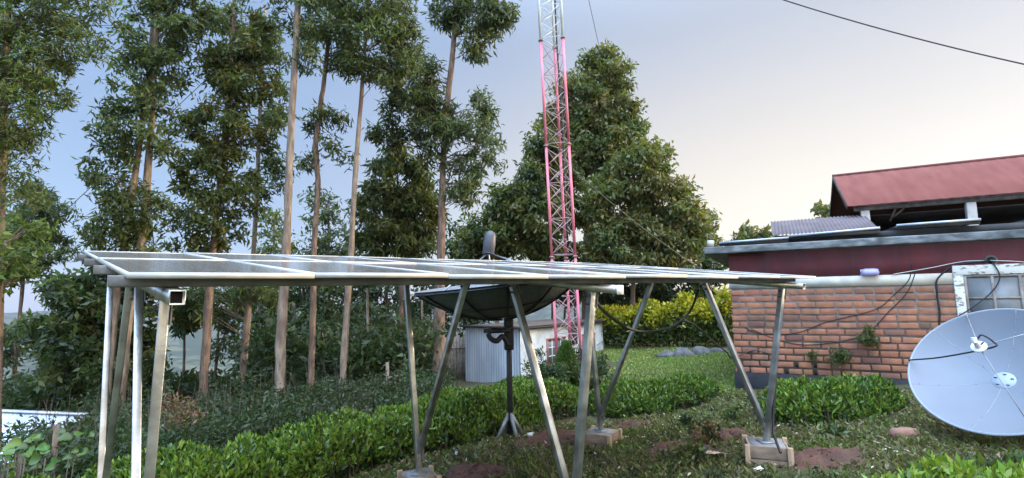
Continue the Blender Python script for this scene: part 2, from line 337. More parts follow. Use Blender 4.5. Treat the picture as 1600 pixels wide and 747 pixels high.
# ---------------------------------------------------------------- object helpers
FR = {}     # object name -> (location, rotz) of its root frame
def tag(o, label=None, cat=None, group=None, kind=None):
    if label: o['label'] = label
    if cat: o['category'] = cat
    if group: o['group'] = group
    if kind: o['kind'] = kind
    return o
def empty(name, loc, label, cat, rotz=0.0, group=None):
    o = bpy.data.objects.new(name, None); COL.objects.link(o)
    o.empty_display_size = .2
    o.location = [float(v) for v in loc]; o.rotation_euler = (0, 0, rotz)
    FR[o.name] = (np.array(loc, float), rotz)
    return tag(o, label, cat, group)
class MB:
    def __init__(s): s.v, s.f, s.mi, s.n, s.uv = [], [], [], 0, None
    def add(s, v, f, mi=0):
        v = np.asarray(v, float)
        s.v.append(v); s.f.append((np.asarray(f, int) + s.n) if not isinstance(f, list) else [[i + s.n for i in q] for q in f]); s.mi.append(mi); s.n += len(v)
        return s
    def box(s, c, size, R=None, mi=0):
        h = np.array(size) / 2
        v = np.array([[x, y, z] for x in (-1, 1) for y in (-1, 1) for z in (-1, 1)]) * h
        if R is not None: v = v @ np.asarray(R).T
        return s.add(v + np.array(c), [[0, 1, 3, 2], [4, 6, 7, 5], [0, 4, 5, 1], [2, 3, 7, 6], [0, 2, 6, 4], [1, 5, 7, 3]], mi)
    def bar(s, a, b, w, h, side=None, mi=0):
        a = np.array(a, float); b = np.array(b, float); d = b - a; l = np.linalg.norm(d); d = d / l
        if side is None: side = np.array([0, 0, 1.0]) if abs(d[2]) < .9 else np.array([1.0, 0, 0])
        x = np.cross(side, d); x /= np.linalg.norm(x); y = np.cross(d, x)
        R = np.array([x, y, d]).T
        return s.box((a + b) / 2, (w, h, l), R, mi)
    def tube(s, pts, rad, n=8, mi=0, cap=True):
        pts = np.asarray(pts, float); k = len(pts)
        rad = np.full(k, rad) if np.isscalar(rad) else np.asarray(rad, float)
        t = np.gradient(pts, axis=0); t /= np.linalg.norm(t, axis=1)[:, None] + 1e-12
        ref = np.array([0, 0, 1.0]) if abs(t[0][2]) < .8 else np.array([1.0, 0, 0])
        x = np.cross(t, ref); x /= np.linalg.norm(x, axis=1)[:, None] + 1e-12; y = np.cross(t, x)
        A = np.linspace(0, 2 * np.pi, n, endpoint=False)
        v = pts[:, None, :] + rad[:, None, None] * (np.cos(A)[None, :, None] * x[:, None, :] + np.sin(A)[None, :, None] * y[:, None, :])
        f = []
        for i in range(k - 1):
            for j in range(n):
                f.append([i * n + j, i * n + (j + 1) % n, (i + 1) * n + (j + 1) % n, (i + 1) * n + j])
        if cap: f.append(list(range(n))[::-1]); f.append([(k - 1) * n + j for j in range(n)])
        return s.add(v.reshape(-1, 3), f, mi)
    def lathe(s, c, prof, axis=(0, 0, 1), n=24, mi=0, cap=True):
        ax = np.array(axis, float); ax /= np.linalg.norm(ax)
        ref = np.array([0, 0, 1.0]) if abs(ax[2]) < .8 else np.array([1.0, 0, 0])
        x = np.cross(ref, ax); x /= np.linalg.norm(x); y = np.cross(ax, x)
        A = np.linspace(0, 2 * np.pi, n, endpoint=False)
        v = []
        for r, z in prof: v.append(np.array(c) + z * ax + r * (np.cos(A)[:, None] * x + np.sin(A)[:, None] * y))
        k = len(prof); f = []
        for i in range(k - 1):
            for j in range(n): f.append([i * n + j, i * n + (j + 1) % n, (i + 1) * n + (j + 1) % n, (i + 1) * n + j])
        if cap: f.append(list(range(n))[::-1]); f.append([(k - 1) * n + j for j in range(n)])
        return s.add(np.concatenate(v), f, mi)
    def build(s, name, mats, parent=None, local=False, smooth=False, bevel=0.0):
        me = bpy.data.meshes.new(name)
        V = np.concatenate(s.v) if s.v else np.zeros((0, 3))
        fr = None
        if parent is not None:
            fr = FR[parent.name]
            if not local:
                V = V - fr[0]; c, q = math.cos(-fr[1]), math.sin(-fr[1])
                V = np.stack([V[:, 0] * c - V[:, 1] * q, V[:, 0] * q + V[:, 1] * c, V[:, 2]], 1)
        loops, starts, mi = [], [], []; tot = 0
        for f, m_ in zip(s.f, s.mi):
            if isinstance(f, list):
                for q in f: starts.append([tot]); loops.append(np.array(q)); tot += len(q); mi.append([m_])
            else:
                k = f.shape[1]; starts.append(tot + np.arange(len(f)) * k); loops.append(f.reshape(-1)); tot += f.size
                mi.append(np.broadcast_to(m_, len(f)))
        loops = np.concatenate(loops); starts = np.concatenate(starts); mi = np.concatenate(mi)
        me.vertices.add(len(V)); me.vertices.foreach_set("co", V.astype(np.float32).ravel())
        me.loops.add(len(loops)); me.loops.foreach_set("vertex_index", loops.astype(np.int32))
        me.polygons.add(len(starts)); me.polygons.foreach_set("loop_start", starts.astype(np.int32))
        me.polygons.foreach_set("material_index", mi.astype(np.int32))
        if smooth: me.polygons.foreach_set("use_smooth", np.ones(len(starts), bool))
        for m_ in (mats if isinstance(mats, (list, tuple)) else [mats]): me.materials.append(MT[m_] if isinstance(m_, str) else m_)
        me.update(calc_edges=True)
        me.validate()
        o = bpy.data.objects.new(name, me); COL.objects.link(o)
        if parent is not None: o.parent = parent; FR[o.name] = fr
        if bevel:
            bv = o.modifiers.new("bevel", 'BEVEL'); bv.width = bevel; bv.segments = 2; bv.limit_method = 'ANGLE'
        return o
def thing_mesh(mb, name, mats, origin, label, cat, group=None, smooth=False, bevel=0, kind=None):
    FR['_tmp'] = (np.array(origin, float), 0.0)
    for i in range(len(mb.v)): mb.v[i] = mb.v[i] - np.array(origin, float)
    o = mb.build(name, mats, None, smooth=smooth, bevel=bevel); o.location = [float(v) for v in origin]
    return tag(o, label, cat, group, kind)
def norm(v): return v / (np.linalg.norm(v, axis=-1, keepdims=True) + 1e-9)
def leaf_geo(c, a, L, Wd, curl=.08):
    """c (N,3) bases, a (N,3) unit long axes -> verts, quads (two-sided lozenge leaves)."""
    n = len(c); L = np.broadcast_to(L, n)[:, None]; Wd = np.broadcast_to(Wd, n)[:, None]
    r = norm(rng.normal(size=(n, 3))); b = norm(np.cross(a, r)); nn = np.cross(a, b)
    v = np.stack([c, c + a * L * .42 + b * Wd * .5 + nn * L * curl, c + a * L - nn * L * curl, c + a * L * .42 - b * Wd * .5 + nn * L * curl], 1).reshape(-1, 3)
    f = np.arange(n * 4).reshape(n, 4)
    return v, f
def sphere_pts(n, shell=.5):
    d = norm(rng.normal(size=(n, 3))); r = rng.random(n) ** (1 / 3 * (1 - shell) + .02)
    return d * r[:, None]

# ---------------------------------------------------------------- ground: one sheet out to the far hills
def build_ground():
    nseg = 520
    rings = np.concatenate([np.linspace(.4, 26, 130), np.geomspace(26.6, 4200, 110)])
    A = np.linspace(0, 2 * np.pi, nseg, endpoint=False)
    X = rings[:, None] * np.sin(A)[None]; Y = rings[:, None] * np.cos(A)[None]
    Z = ground(X, Y)
    v = np.stack([X, Y, Z], -1).reshape(-1, 3)
    v = np.concatenate([v, [[0, 0, G(0, 0)]]])
    i = np.arange(len(rings) - 1)[:, None] * nseg; j = np.arange(nseg)[None]; j2 = (j + 1) % nseg
    f = np.stack([i + j, i + nseg + j, i + nseg + j2, i + j2], -1).reshape(-1, 4)
    mb = MB(); mb.add(v, f)
    c = len(v) - 1
    mb.f.append([[c, k, (k + 1) % nseg] for k in range(nseg)]); mb.mi.append(0)
    tag(mb.build("ground", 'ground', smooth=True), kind='structure')
build_ground()

# air: pale haze between the viewer and the far hills
hz = MB(); hz.box((0, 0, -40), (9400, 9400, 560))
hazem = bpy.data.materials.new("haze_air"); hazem.use_nodes = True
ht = hazem.node_tree; ht.nodes.clear()
ho = ht.nodes.new("ShaderNodeOutputMaterial"); hv = ht.nodes.new("ShaderNodeVolumePrincipled")
hv.inputs["Color"].default_value = (.47, .50, .63, 1); hv.inputs["Density"].default_value = 0.00015; hv.inputs["Anisotropy"].default_value = .2
ht.links.new(hv.outputs[0], ho.inputs["Volume"])
haze = hz.build("haze", hazem)
haze.location = (0, 0, 0)
tag(haze, kind='stuff')

# ================================================================ brick building
WX = np.array([.891, -.454]); WR = math.atan2(-.454, .891)
W0 = np.array([4.07, 9.5])
bld = empty("brick_building", (W0[0], W0[1], -.15), "low brick building with a red upper wall, white band and grey concrete eave", "building", WR)
LW, DP = 14.0, 5.0  # length run on out of view so the building shades the ground
def lb(): return MB()
# local frame: x along wall, y back, z up from -0.15 world
m = lb(); m.box((LW / 2, DP / 2, -.02), (LW + .06, DP + .06, .58)); m.build("plinth", 'plinth', bld, True)
zb = .26
BT = 1.765     # top of the brick part (local z)
m = lb(); m.box((LW / 2, DP / 2 - .005, .5 * (zb + 2.36)), (LW - .024, DP + .03, 2.36 - zb)); m.build("wall_core", 'mortar', bld, True)
# bricks laid one by one, mortar joints recessed
plz = .27
m = lb(); R_ = random.Random(4)
course = .1150; z = plz + .006; k = 0
WIN = (3.36, 4.36, .86, 1.96)
vents = []
while z + .08 < BT + .01:
    x = R_.uniform(-.03, .0) if k % 2 == 0 else -.14
    while x < LW:
        l = R_.uniform(.235, .265) if R_.random() > .10 else R_.uniform(.11, .13)
        x0, x1 = max(x, 0), min(x + l, LW)
        skip = False
        if z + .09 > WIN[2]:
            wa, wb = WIN[0] - .125, WIN[1] + .125
            if x0 >= wa and x1 <= wb: skip = True
            elif x0 < wa < x1: x1 = wa
            elif x0 < wb < x1: x0 = wb
        if k in (0, 1) and .25 < x0 < 1.25 and R_.random() < .75:
            x0s = x0 + .055; vents.append((x0, x0s, z))
            x0 = x0s
        if not skip and x1 - x0 > .03:
            nv = len(m.v)
            hgt = .084 + R_.uniform(-.004, .004)
            m.box(((x0 + x1) / 2, -.004 + R_.uniform(-.004, .004), z + hgt / 2 + R_.uniform(-.003, .003)), (x1 - x0, .05, hgt),
                  np.array([[1, 0, R_.uniform(-.02, .02)], [0, 1, 0], [0, 0, 1]]), mi=1 if R_.random() < .06 else 0)
            m.v[-1] = m.v[-1] + rng.normal(size=(8, 3)) * np.array([.0035, .0025, .003])
        x += l + .024
    z += course; k += 1
m.build("brickwork", ['brick', 'brick_burnt'], bld, True, bevel=.006)
# left end wall bricks
m = lb(); z = plz + .006; k = 0
while z + .08 < BT + .01:
    y = .03 if k % 2 else -.08
    while y < DP:
        y0, y1 = max(y, .03), min(y + .215, DP)
        if y1 - y0 > .03: m.box((.004, (y0 + y1) / 2, z + .042), (.03, y1 - y0, .088))
        y += .232
    z += course; k += 1
m.build("brickwork", 'brick', bld, True, bevel=.005)
for x0, x1, z in vents[:9]:
    m = lb(); m.box(((x0 + x1) / 2, -.0215, z + .04), (x1 - x0 - .004, .006, .078)); m.build("vent_gap", 'void', bld, True)  # dark slab painted in for the unlit depth of the vent
m = lb(); m.box((WIN[0] / 2 - .06, -.018, BT + .10), (WIN[0] - .12 + .04, .03, .175)); m.box((WIN[1] + .12 + (LW - WIN[1] - .12) / 2, -.018, BT + .10), (LW - WIN[1] - .12, .03, .175)); m.box((.006, DP / 2, BT + .10), (.036, DP - .06, .175)); m.build("white_band", 'band', bld, True)
m = lb(); m.box((LW / 2, -.006, BT + .1875 + .24), (LW - .004, .044, .48)); m.box((.008, DP / 2, BT + .1875 + .24), (.028, DP - .05, .48)); m.build("red_wall", 'redwall', bld, True)
fz = BT + .1875 + .48
m = lb(); m.box((LW / 2 - .15, DP / 2, fz + .065), (LW + .5, DP + .5, .13)); m.build("concrete_eave", 'fascia', bld, True, bevel=.015)
m = lb(); m.box((LW / 2, DP / 2, fz + .19), (LW + .1, DP + .1, .12)); m.build("roof_deck", 'sheet_dark', bld, True)  # dark box fills in for the shaded gap under the sheets
m = lb(); m.box((-.28, -.16, fz + .195), (.11, .11, .13)); m.build("corner_block", 'band', bld, True)
def corrugated(x0, x1, y0, y1, z0, z1, pitch=.076, amp=.012, along='x', th=.004, n=4):
    """sheet in x (across the waves) and y (slope from z0 to z1)."""
    nx = max(4, int((x1 - x0) / pitch * n)); xs = np.linspace(x0, x1, nx + 1)
    w = amp * np.sin(2 * np.pi * xs / pitch)
    v = []
    for (y, zz) in ((y0, z0), (y1, z1)):
        v.append(np.stack([xs, np.full_like(xs, y), zz + w], 1))
    top = np.concatenate(v); bot = top - [0, 0, th]; k_ = nx + 1
    f = []
    for i in range(nx):
        f += [[i, i + 1, k_ + i + 1, k_ + i], [2 * k_ + i, 3 * k_ + i, 3 * k_ + i + 1, 2 * k_ + i + 1], [i, 2 * k_ + i, 2 * k_ + i + 1, i + 1]]
    return np.concatenate([top, bot]), f
for (a, b_, z0, z1, dz) in ((-.14, 1.02, .19, .21, 0), (1.0, 2.35, .235, .28, 0), (2.55, 3.62, .30, .31, 0), (4.35, 6.4, .30, .36, 0), (6.45, 8.9, .36, .40, 0)):
    v, f = corrugated(a, b_, -.20, 3.0, fz + z0 + .05, fz + z0 + .17)
    v[:, 2] += (v[:, 0] - a) / (b_ - a) * (z1 - z0) - .045
    mm = lb(); mm.add(v, f); mm.build("roof_sheet", 'sheet', bld, True)
    mm = lb(); mm.bar((a + .01, -.212, fz + z0 + .012), (b_ - .01, -.212, fz + z1 + .012), .035, .012, side=(0, 1, 0)); mm.build("sheet_edge", 'sheet', bld, True)
    mm = lb(); mm.box(((a + b_) / 2, -.17, fz + (z0 + z1) / 2 - .028), (b_ - a - .03, .035, .05)); mm.build("roof_batten", 'sheet_dark', bld, True)
# window
wf = lb(); wx0, wx1, wz0, wz1 = WIN
wf.box(((wx0 + wx1) / 2, -.012, wz1 + .06 - .03), (wx1 - wx0 + .24, .075, .15)); wf.box((wx0 - .06, -.012, (wz0 + wz1) / 2 - .02), (.12, .07, wz1 - wz0 - .06)); wf.box((wx1 + .06, -.012, (wz0 + wz1) / 2 - .02), (.12, .07, wz1 - wz0 - .06)); wf.box(((wx0 + wx1) / 2, -.02, wz0 - .06), (wx1 - wx0 + .3, .12, .07))
win = wf.build("window", 'frame_white', bld, True, bevel=.006)
m = lb(); m.box(((wx0 + wx1) / 2, -.027, (wz0 + wz1) / 2 - .03), (wx1 - wx0, .01, wz1 - wz0 - .07)); m.build("pane", 'glass', win, True)
m = lb()
for x in np.linspace(wx0 + .02, wx1 - .02, 4): m.box((x, -.038, (wz0 + wz1) / 2 - .03), (.035, .014, wz1 - wz0 - .08))
for zz in np.linspace(wz0 + .02, wz1 - .07, 4): m.box(((wx0 + wx1) / 2, -.037, zz), (wx1 - wx0 - .004, .010, .03))
m.build("glazing_bars", 'oldwood', win, True)
def BW(x, z, off=.035):            # a point on the front wall face in world coordinates
    p = W0 + WX * x + np.array([-.454, -.891]) * off
    return np.array([p[0], p[1], z - .15])
m = lb(); m.lathe((3.72, -.012, BT + .36), [(.075, .006), (.085, -.02), (.06, -.03), (.05, .0)], axis=(0, 1, 0), n=14)
m.build("cable_hole_rim", 'rock', bld, True)
m = lb(); m.lathe((3.72, -.031, BT + .36), [(.052, -.004), (.052, .006)], axis=(0, 1, 0), n=14); m.build("cable_hole", 'void', bld, True)  # black disc painted in for the dark of the hole

# bulkhead lamp on the band
lp = BW(2.16, BT + .235, .06)
lamp = empty("bulkhead_lamp", lp, "small lavender oval lamp fixed on the red wall above the white band", "lamp", WR)
m = lb()
xs = np.linspace(-.13, .13, 15); prof = [(.065 * (1 - (abs(t) / .131) ** 4) ** .5 + .001, t) for t in xs]
m.lathe((0, -.02, 0), prof, axis=(1, 0, 0), n=18); m.build("lamp_cover", 'lamp', lamp, True, smooth=True)
m = lb(); m.box((0, .035, 0), (.25, .03, .11)); m.build("back_plate", 'offwhite', lamp, True, bevel=.005)

# ================================================================ red roofed hall behind
E0 = W(1322, 322, 14.0)
hall = empty("red_roofed_hall", (E0[0], E0[1], G(E0[0], E0[1])), "open sided hall with a big red sheet roof on pale posts behind the brick building", "building", WR)
gz = E0[2] - G(E0[0], E0[1])
RL = 16.0; RD = 2.5; RH = 1.38
v, f = corrugated(0, RL, 0, RD, gz, gz + RH, pitch=.25, amp=.005, th=.03); mm = lb(); mm.add(v, f)
v, f = corrugated(0, RL, 2 * RD, RD, gz, gz + RH, pitch=.25, amp=.005, th=.03); mm.add(v, f)
rf = mm.build("roof", 'redroof', hall, True)
m = lb(); m.tube([(0, RD, gz + RH + .01), (RL, RD, gz + RH + .01)], .05, 8); m.build("ridge_cap", 'redroof', rf, True)
m = lb(); m.bar((.02, .02, gz - .05), (.02, RD, gz + RH - .06), .04, .12, side=(0, 0, 1)); m.bar((.02, 2 * RD, gz - .05), (.02, RD, gz + RH - .06), .04, .12, side=(0, 0, 1)); m.build("barge_board", 'barn_dark', rf, True)
m = lb(); m.box((RL / 2, .22, gz - .07), (RL - .4, .10, .15)); m.build("eave_beam", 'oldwood', hall, True)
for x in (.45, 2.72, 5.0, 7.3, 9.6, 12, 14.4):
    m = lb(); m.box((x, .22, (gz - .15) / 2), (.20, .2, gz - .15)); m.build("post", 'post', hall, True, bevel=.01)
m = lb(); m.bar((1.15, .22, gz - .15), (1.0, .22, gz - .5), .05, .05); m.bar((1.05, .22, gz - .42), (1.35, .22, gz - .15), .05, .05); m.build("brace", 'barn_dark', hall, True)
m = lb()
m.box((RL / 2, 2 * RD - .3, gz * .5 - .05), (RL - .4, .1, gz - .1))
m.box((.2, RD + .2, gz * .5 - .1), (.08, 2 * RD - .8, gz - .2))
m.build("back_wall", 'barn_dark', hall, True)
m = lb(); m.box((RL / 2, RD, gz - .28), (RL - .3, 2 * RD - .7, .03)); m.build("ceiling", 'barn_dark', hall, True)
# low purple-brown roof beside it
L0 = W(1206, 362, 13.5)
out = empty("low_outbuilding", (L0[0], L0[1], G(L0[0], L0[1])), "low outbuilding with a faded purple brown corrugated roof left of the red roofed hall", "building", WR)
hz0 = L0[2] - G(L0[0], L0[1]) - .1
v, f = corrugated(0, 2.35, 0, 1.9, hz0, hz0 + .62, pitch=.09, amp=.02); mm = lb(); mm.add(v, f); mm.build("roof", 'purple_roof', out, True)
m = lb(); m.box((1.17, 1.5, hz0 / 2 + .1), (2.2, 1.6, hz0 - .1)); m.build("wall", 'barn_dark', out, True)

# ================================================================ corrugated shed
SX, SY = W(814, 600, 16.0)[:2]
v1 = W(730, 600, 16.6)[:2]; v2 = W(944, 575, 20.2)[:2]
d2 = v2 - np.array([SX, SY]); L2 = np.linalg.norm(d2); d2 /= L2
srot = math.atan2(d2[1], d2[0])
d1 = np.array([-d2[1], d2[0]])
L1 = 2.35
szb = -1.30; szt = .62
shed = empty("iron_shed", (SX, SY, szb), "small corrugated iron shed, one side grey blue, the other white with two windows", "shed", srot)
SH = szt - szb
# local: x along the white face (away to the right), y back-left along the blue face
def corr_wall(p0, p1, h0, h1, pitch=.105, amp=.02):
    p0 = np.array(p0, float); p1 = np.array(p1, float); l = np.linalg.norm(p1 - p0); u = (p1 - p0) / l; nn = np.array([u[1], -u[0]])
    n = int(l / pitch * 4); s = np.linspace(0, l, n + 1); w = amp * np.sin(2 * np.pi * s / pitch)
    xy = p0 + u * s[:, None] + nn * w[:, None]; hh = h0 + (h1 - h0) * s / l
    v = np.concatenate([np.column_stack([xy, np.zeros(n + 1)]), np.column_stack([xy, hh])])
    i = np.arange(n)
    return v, np.stack([i, i + 1, n + 2 + i, n + 1 + i], 1)
m = lb(); m.add(*corr_wall((0, 0), (L2, 0), SH, SH)); m.add(*corr_wall((L2, 0), (L2, L1), SH, SH - .02)); m.build("white_wall", 'iron_white', shed, True)
m = lb(); m.add(*corr_wall((0, L1), (0, 0), SH - .02, SH)); m.add(*corr_wall((L2, L1), (0, L1), SH - .02, SH - .02)); m.build("blue_grey_wall", 'iron_blue', shed, True)
v, f = corrugated(-.2, L2 + .15, -.12, L1 + .15, SH + .03, SH + .01); mm = lb(); mm.add(v, f)
rf = mm.build("roof", 'rust_dark', shed, True)
m = lb(); m.box((L2 / 2, -.11, SH - .035), (L2 + .3, .025, .07)); m.box((-.19, L1 / 2, SH + .02), (.025, L1 + .2, .07)); m.build("fascia_board", 'barn_dark', rf, True)
def shed_window(x0, x1, z0, z1):
    w = lb()
    for z in (z0, z1): w.box(((x0 + x1) / 2, -.03, z), (x1 - x0 + .08, .05, .06))
    for x in (x0, x1): w.box((x, -.03, (z0 + z1) / 2), (.06, .046, z1 - z0))
    o = w.build("window", 'rust', shed, True)
    p = lb(); p.box(((x0 + x1) / 2, -.016, (z0 + z1) / 2), (x1 - x0 - .05, .006, z1 - z0 - .05)); p.build("pane", 'glass', o, True)
    g = lb()
    for x in np.linspace(x0, x1, 5)[1:-1]: g.box((x, -.034, (z0 + z1) / 2), (.025, .02, z1 - z0 - .07))
    for z in np.linspace(z0, z1, 4)[1:-1]: g.box(((x0 + x1) / 2, -.033, z), (x1 - x0 - .07, .018, .025))
    g.build("window_bars", 'offwhite', o, True)
shed_window(L2 * .27, L2 * .47, .62, 1.46)
shed_window(L2 * .70, L2 * .86, .62, 1.46)
m = lb(); m.box((L2 * .575, -.028, 1.46), (L2 * .105, .03, .58)); m.build("door_opening", 'barn_dark', shed, True)

# ================================================================ lattice tower
TD = 13.0
tb = W(891, 575, TD); tt = W(860, 0, TD)
tzb = G(tb[0], tb[1])
lean = (tt - tb) / (tt[2] - tb[2])
def taxis(z): return np.array([tb[0], tb[1], 0]) + np.array([lean[0], lean[1], 0]) * (z - tb[2]) + np.array([0, 0, z])
tower = empty("lattice_mast", (taxis(tzb)[0], taxis(tzb)[1], tzb), "slender three legged lattice mast painted faded red below and white above", "mast")
SIDE = .60
offs = [np.array([SIDE / math.sqrt(3) * math.cos(a), SIDE / math.sqrt(3) * math.sin(a), 0]) for a in (math.radians(197), math.radians(317), math.radians(77))]
zc = W(862, 66, TD)[2]      # where the paint changes
ZTOP = zc + 8.7
sec = []
z = zc
while z > tzb + .2: sec.append((max(z - 2.93, tzb), z)); z -= 2.93
sec_up = [(zc + 2.9 * k, zc + 2.9 * (k + 1)) for k in range(3)]
for k, (a, b_) in enumerate(sec + sec_up):
    col = 'pink' if b_ <= zc + .01 else 'whitepaint'
    legs = []
    for o in offs:
        m = lb(); m.tube([taxis(a) + o, taxis(b_) + o], .036, 10); m.build("leg", col, tower)
    m = lb()
    nb = 6; hs = np.linspace(a + .06, b_ - .06, nb + 1)
    for i in range(3):
        p, q = offs[i], offs[(i + 1) % 3]
        for j in range(nb):
            m.tube([taxis(hs[j]) + p, taxis(hs[j + 1]) + q], .009, 5)
            m.tube([taxis(hs[j]) + q, taxis(hs[j + 1]) + p], .009, 5)
            if j % 2 == 0: m.tube([taxis(hs[j]) + p, taxis(hs[j]) + q], .009, 5)
    m.build("bracing", 'pink_dull' if col == 'pink' else 'whitepaint', tower)
    for o in offs:
        m = lb(); m.lathe(taxis(b_) + o, [(.062, -.02), (.062, .02)], n=12); m.build("flange", 'oldwood', tower)
m = lb()
for (ox, oy, r) in ((.12, -.06, .024), (.30, .10, .02)):
    pts = [taxis(z) + np.array([ox + .015 * math.sin(z * 1.3), oy, 0]) for z in np.arange(tzb + 3.5, ZTOP, .35)]
    m.tube(pts, r, 6)
m.build("feeder_cable", 'cable', tower)

# ---- guy wires and lines
def sag_line(a, b, sag, n=28):
    t = np.linspace(0, 1, n)[:, None]; p = np.array(a) * (1 - t) + np.array(b) * t
    p[:, 2] -= (4 * sag * t * (1 - t))[:, 0]
    return p
def wire(name, pts, r, mat, label, cat, group=None):
    m = lb(); m.tube(pts, r, 6); return thing_mesh(m, name, mat, pts[0], label, cat, group)
wire("guy_wire", sag_line(taxis(W(862, 243, TD)[2]) + offs[2], W(1130, 440, 20.0), .25), .012, 'steel_wire', "guy wire running down right from the mast across the big trees", "wire")
wire("guy_wire", sag_line(taxis(ZTOP - .2), W(936, 72, 26), .1), .014, 'steel_wire', "guy wire dropping behind the tallest tree right of the mast", "wire")
wire("guy_wire", sag_line(taxis(ZTOP - .5) + offs[0], W(95, 336, 16.0), .1), .011, 'steel_wire', "long guy wire slanting down left from the mast behind the tall trunks", "wire")
wire("power_line", sag_line(W(1150, -25, 11), W(1640, 109, 9.0), .12), .013, 'cable', "dark power line crossing the upper right corner of the sky", "wire")
wire("power_line", sag_line(W(-60, 165, 10), W(190, -30, 11), .05), .008, 'steel_wire', "thin wire crossing the crown of the leftmost tree", "wire")

# ================================================================ solar canopy
a1, a2 = math.radians(55), math.radians(-43)
rd = np.array([math.sin(a1), math.cos(a1), 0]); sdv = np.array([math.sin(a2), math.cos(a2), 0])
E2 = np.array([.647, 3.09, 0])
def cz(u, v): return 1.619 + .0102 * u + .110 * v            # underside of the modules
def cp(u, v, dz=0): p = E2 + rd * u + sdv * v; p[2] = cz(u, v) + dz; return p
canopy = empty("solar_canopy", (E2[0], E2[1], 0), "long solar panel array on a frame of galvanised V legs", "solar array")
U0, U1, NP, PV = -2.39, 2.52, 8, 1.33
pw = (U1 - U0) / NP
def panel_mesh():
    t = .021; fw = .005; fs = .0035; g = .003
    def q(u, v, z): p = rd * u + sdv * v; return [p[0], p[1], .0102 * u + .110 * v + z]
    fr_ = MB()
    def prism(u0, u1, v0, v1, z0, z1):
        pts = [q(u, v, z) for u in (u0, u1) for v in (v0, v1) for z in (z0, z1)]
        fr_.add(pts, [[0, 1, 3, 2], [4, 6, 7, 5], [0, 4, 5, 1], [2, 3, 7, 6], [0, 2, 6, 4], [1, 5, 7, 3]])
    a, b_ = g / 2, pw - g / 2; c, d = 0, PV - g
    prism(a, b_, c, c + fw, 0, t); prism(a, b_, d - fw, d, 0, t); prism(a, a + fs, c + fw, d - fw, 0, t); prism(b_ - fs, b_, c + fw, d - fw, 0, t)
    gl = MB()
    gl.add([q(a + fs, c + fw, t - .004), q(b_ - fs, c + fw, t - .004), q(b_ - fs, d - fw, t - .004), q(a + fs, d - fw, t - .004)], [[0, 1, 2, 3]])
    bk = MB(); bk.add([q(a + fs, c + fw, t - .009), q(b_ - fs, c + fw, t - .009), q(b_ - fs, d - fw, t - .009), q(a + fs, d - fw, t - .009)], [[3, 2, 1, 0]])
    return fr_, gl, bk
fr_, gl, bk = panel_mesh()
FR['_p'] = (np.zeros(3), 0)
pf = fr_.build("solar_panel", 'alu'); pg = gl.build("glass", 'solar'); pb = bk.build("backsheet", 'offwhite')
uvl = pg.data.uv_layers.new(name="UVMap")
for i, uv in enumerate(((0, 0), (1, 0), (1, 2), (0, 2))): uvl.data[i].uv = uv
pg.parent = pf; pb.parent = pf; pf.parent = canopy
first = True
RJ = random.Random(3)
for r in range(2):
    for k in range(NP):
        o = pf if first else pf.copy()
        if not first:
            COL.objects.link(o)
            for ch in (pg, pb):
                c = ch.copy(); COL.objects.link(c); c.parent = o
        first = False
        o.parent = canopy
        p = cp(U0 + pw * k, PV * r) - np.array([E2[0], E2[1], 0]); p[2] += RJ.uniform(-.004, .004)
        o.location = [float(x) for x in p]
        o.rotation_euler = (RJ.uniform(-.0025, .0025), RJ.uniform(-.0025, .0025), 0)
nrm = np.array([0, 0, 1.0])
for v_ in (.13, .85, 1.6, 2.35):
    a, b_ = cp(U0 - .04, v_, -.022), cp(U1 - .12, v_, -.022)
    m = lb(); m.bar(a, b_, .040, .042, side=(0, 0, 1)); m.build("purlin", 'purlin', canopy, bevel=.004)
def boxtube(a, b, w, h, wall=.003):
    """open ended rectangular tube"""
    a = np.array(a, float); b = np.array(b, float); d = b - a; d /= np.linalg.norm(d)
    x = np.cross((0, 0, 1.0), d); x /= np.linalg.norm(x); y = np.cross(d, x)
    ring = lambda c, w, h: [c + x * sx * w / 2 + y * sy * h / 2 for sx, sy in ((-1, -1), (1, -1), (1, 1), (-1, 1))]
    v = ring(a, w, h) + ring(b, w, h) + ring(a, w - 2 * wall, h - 2 * wall) + ring(b, w - 2 * wall, h - 2 * wall)
    f = []
    for i in range(4):
        j = (i + 1) % 4
        f += [[i, j, 4 + j, 4 + i], [8 + j, 8 + i, 12 + i, 12 + j], [i, 8 + i, 8 + j, j], [4 + j, 12 + j, 12 + i, 4 + i]]
    return v, f
RU = (-2.2424, 0.0, 2.2934)
for i, u in enumerate(RU):
    m = lb(); w_ = .05 if i == 0 else .062; m.add(*boxtube(cp(u, 0.0, -.071), cp(u, 2.5, -.071), w_, .052)); m.build("rafter", 'galv', canopy)
    m = lb(); p = cp(u, .04, -.071); m.bar(p, p + sdv * .02, w_ - .007, .045); m.build("rafter_inner_shade", 'void', canopy)  # black block added in the open tube to paint its inside dark
    if i == 1:
        m = lb(); p = cp(u, -.002, -.071); m.bar(p, p - sdv * .006, .066, .056); m.build("end_cap", 'offwhite', canopy)
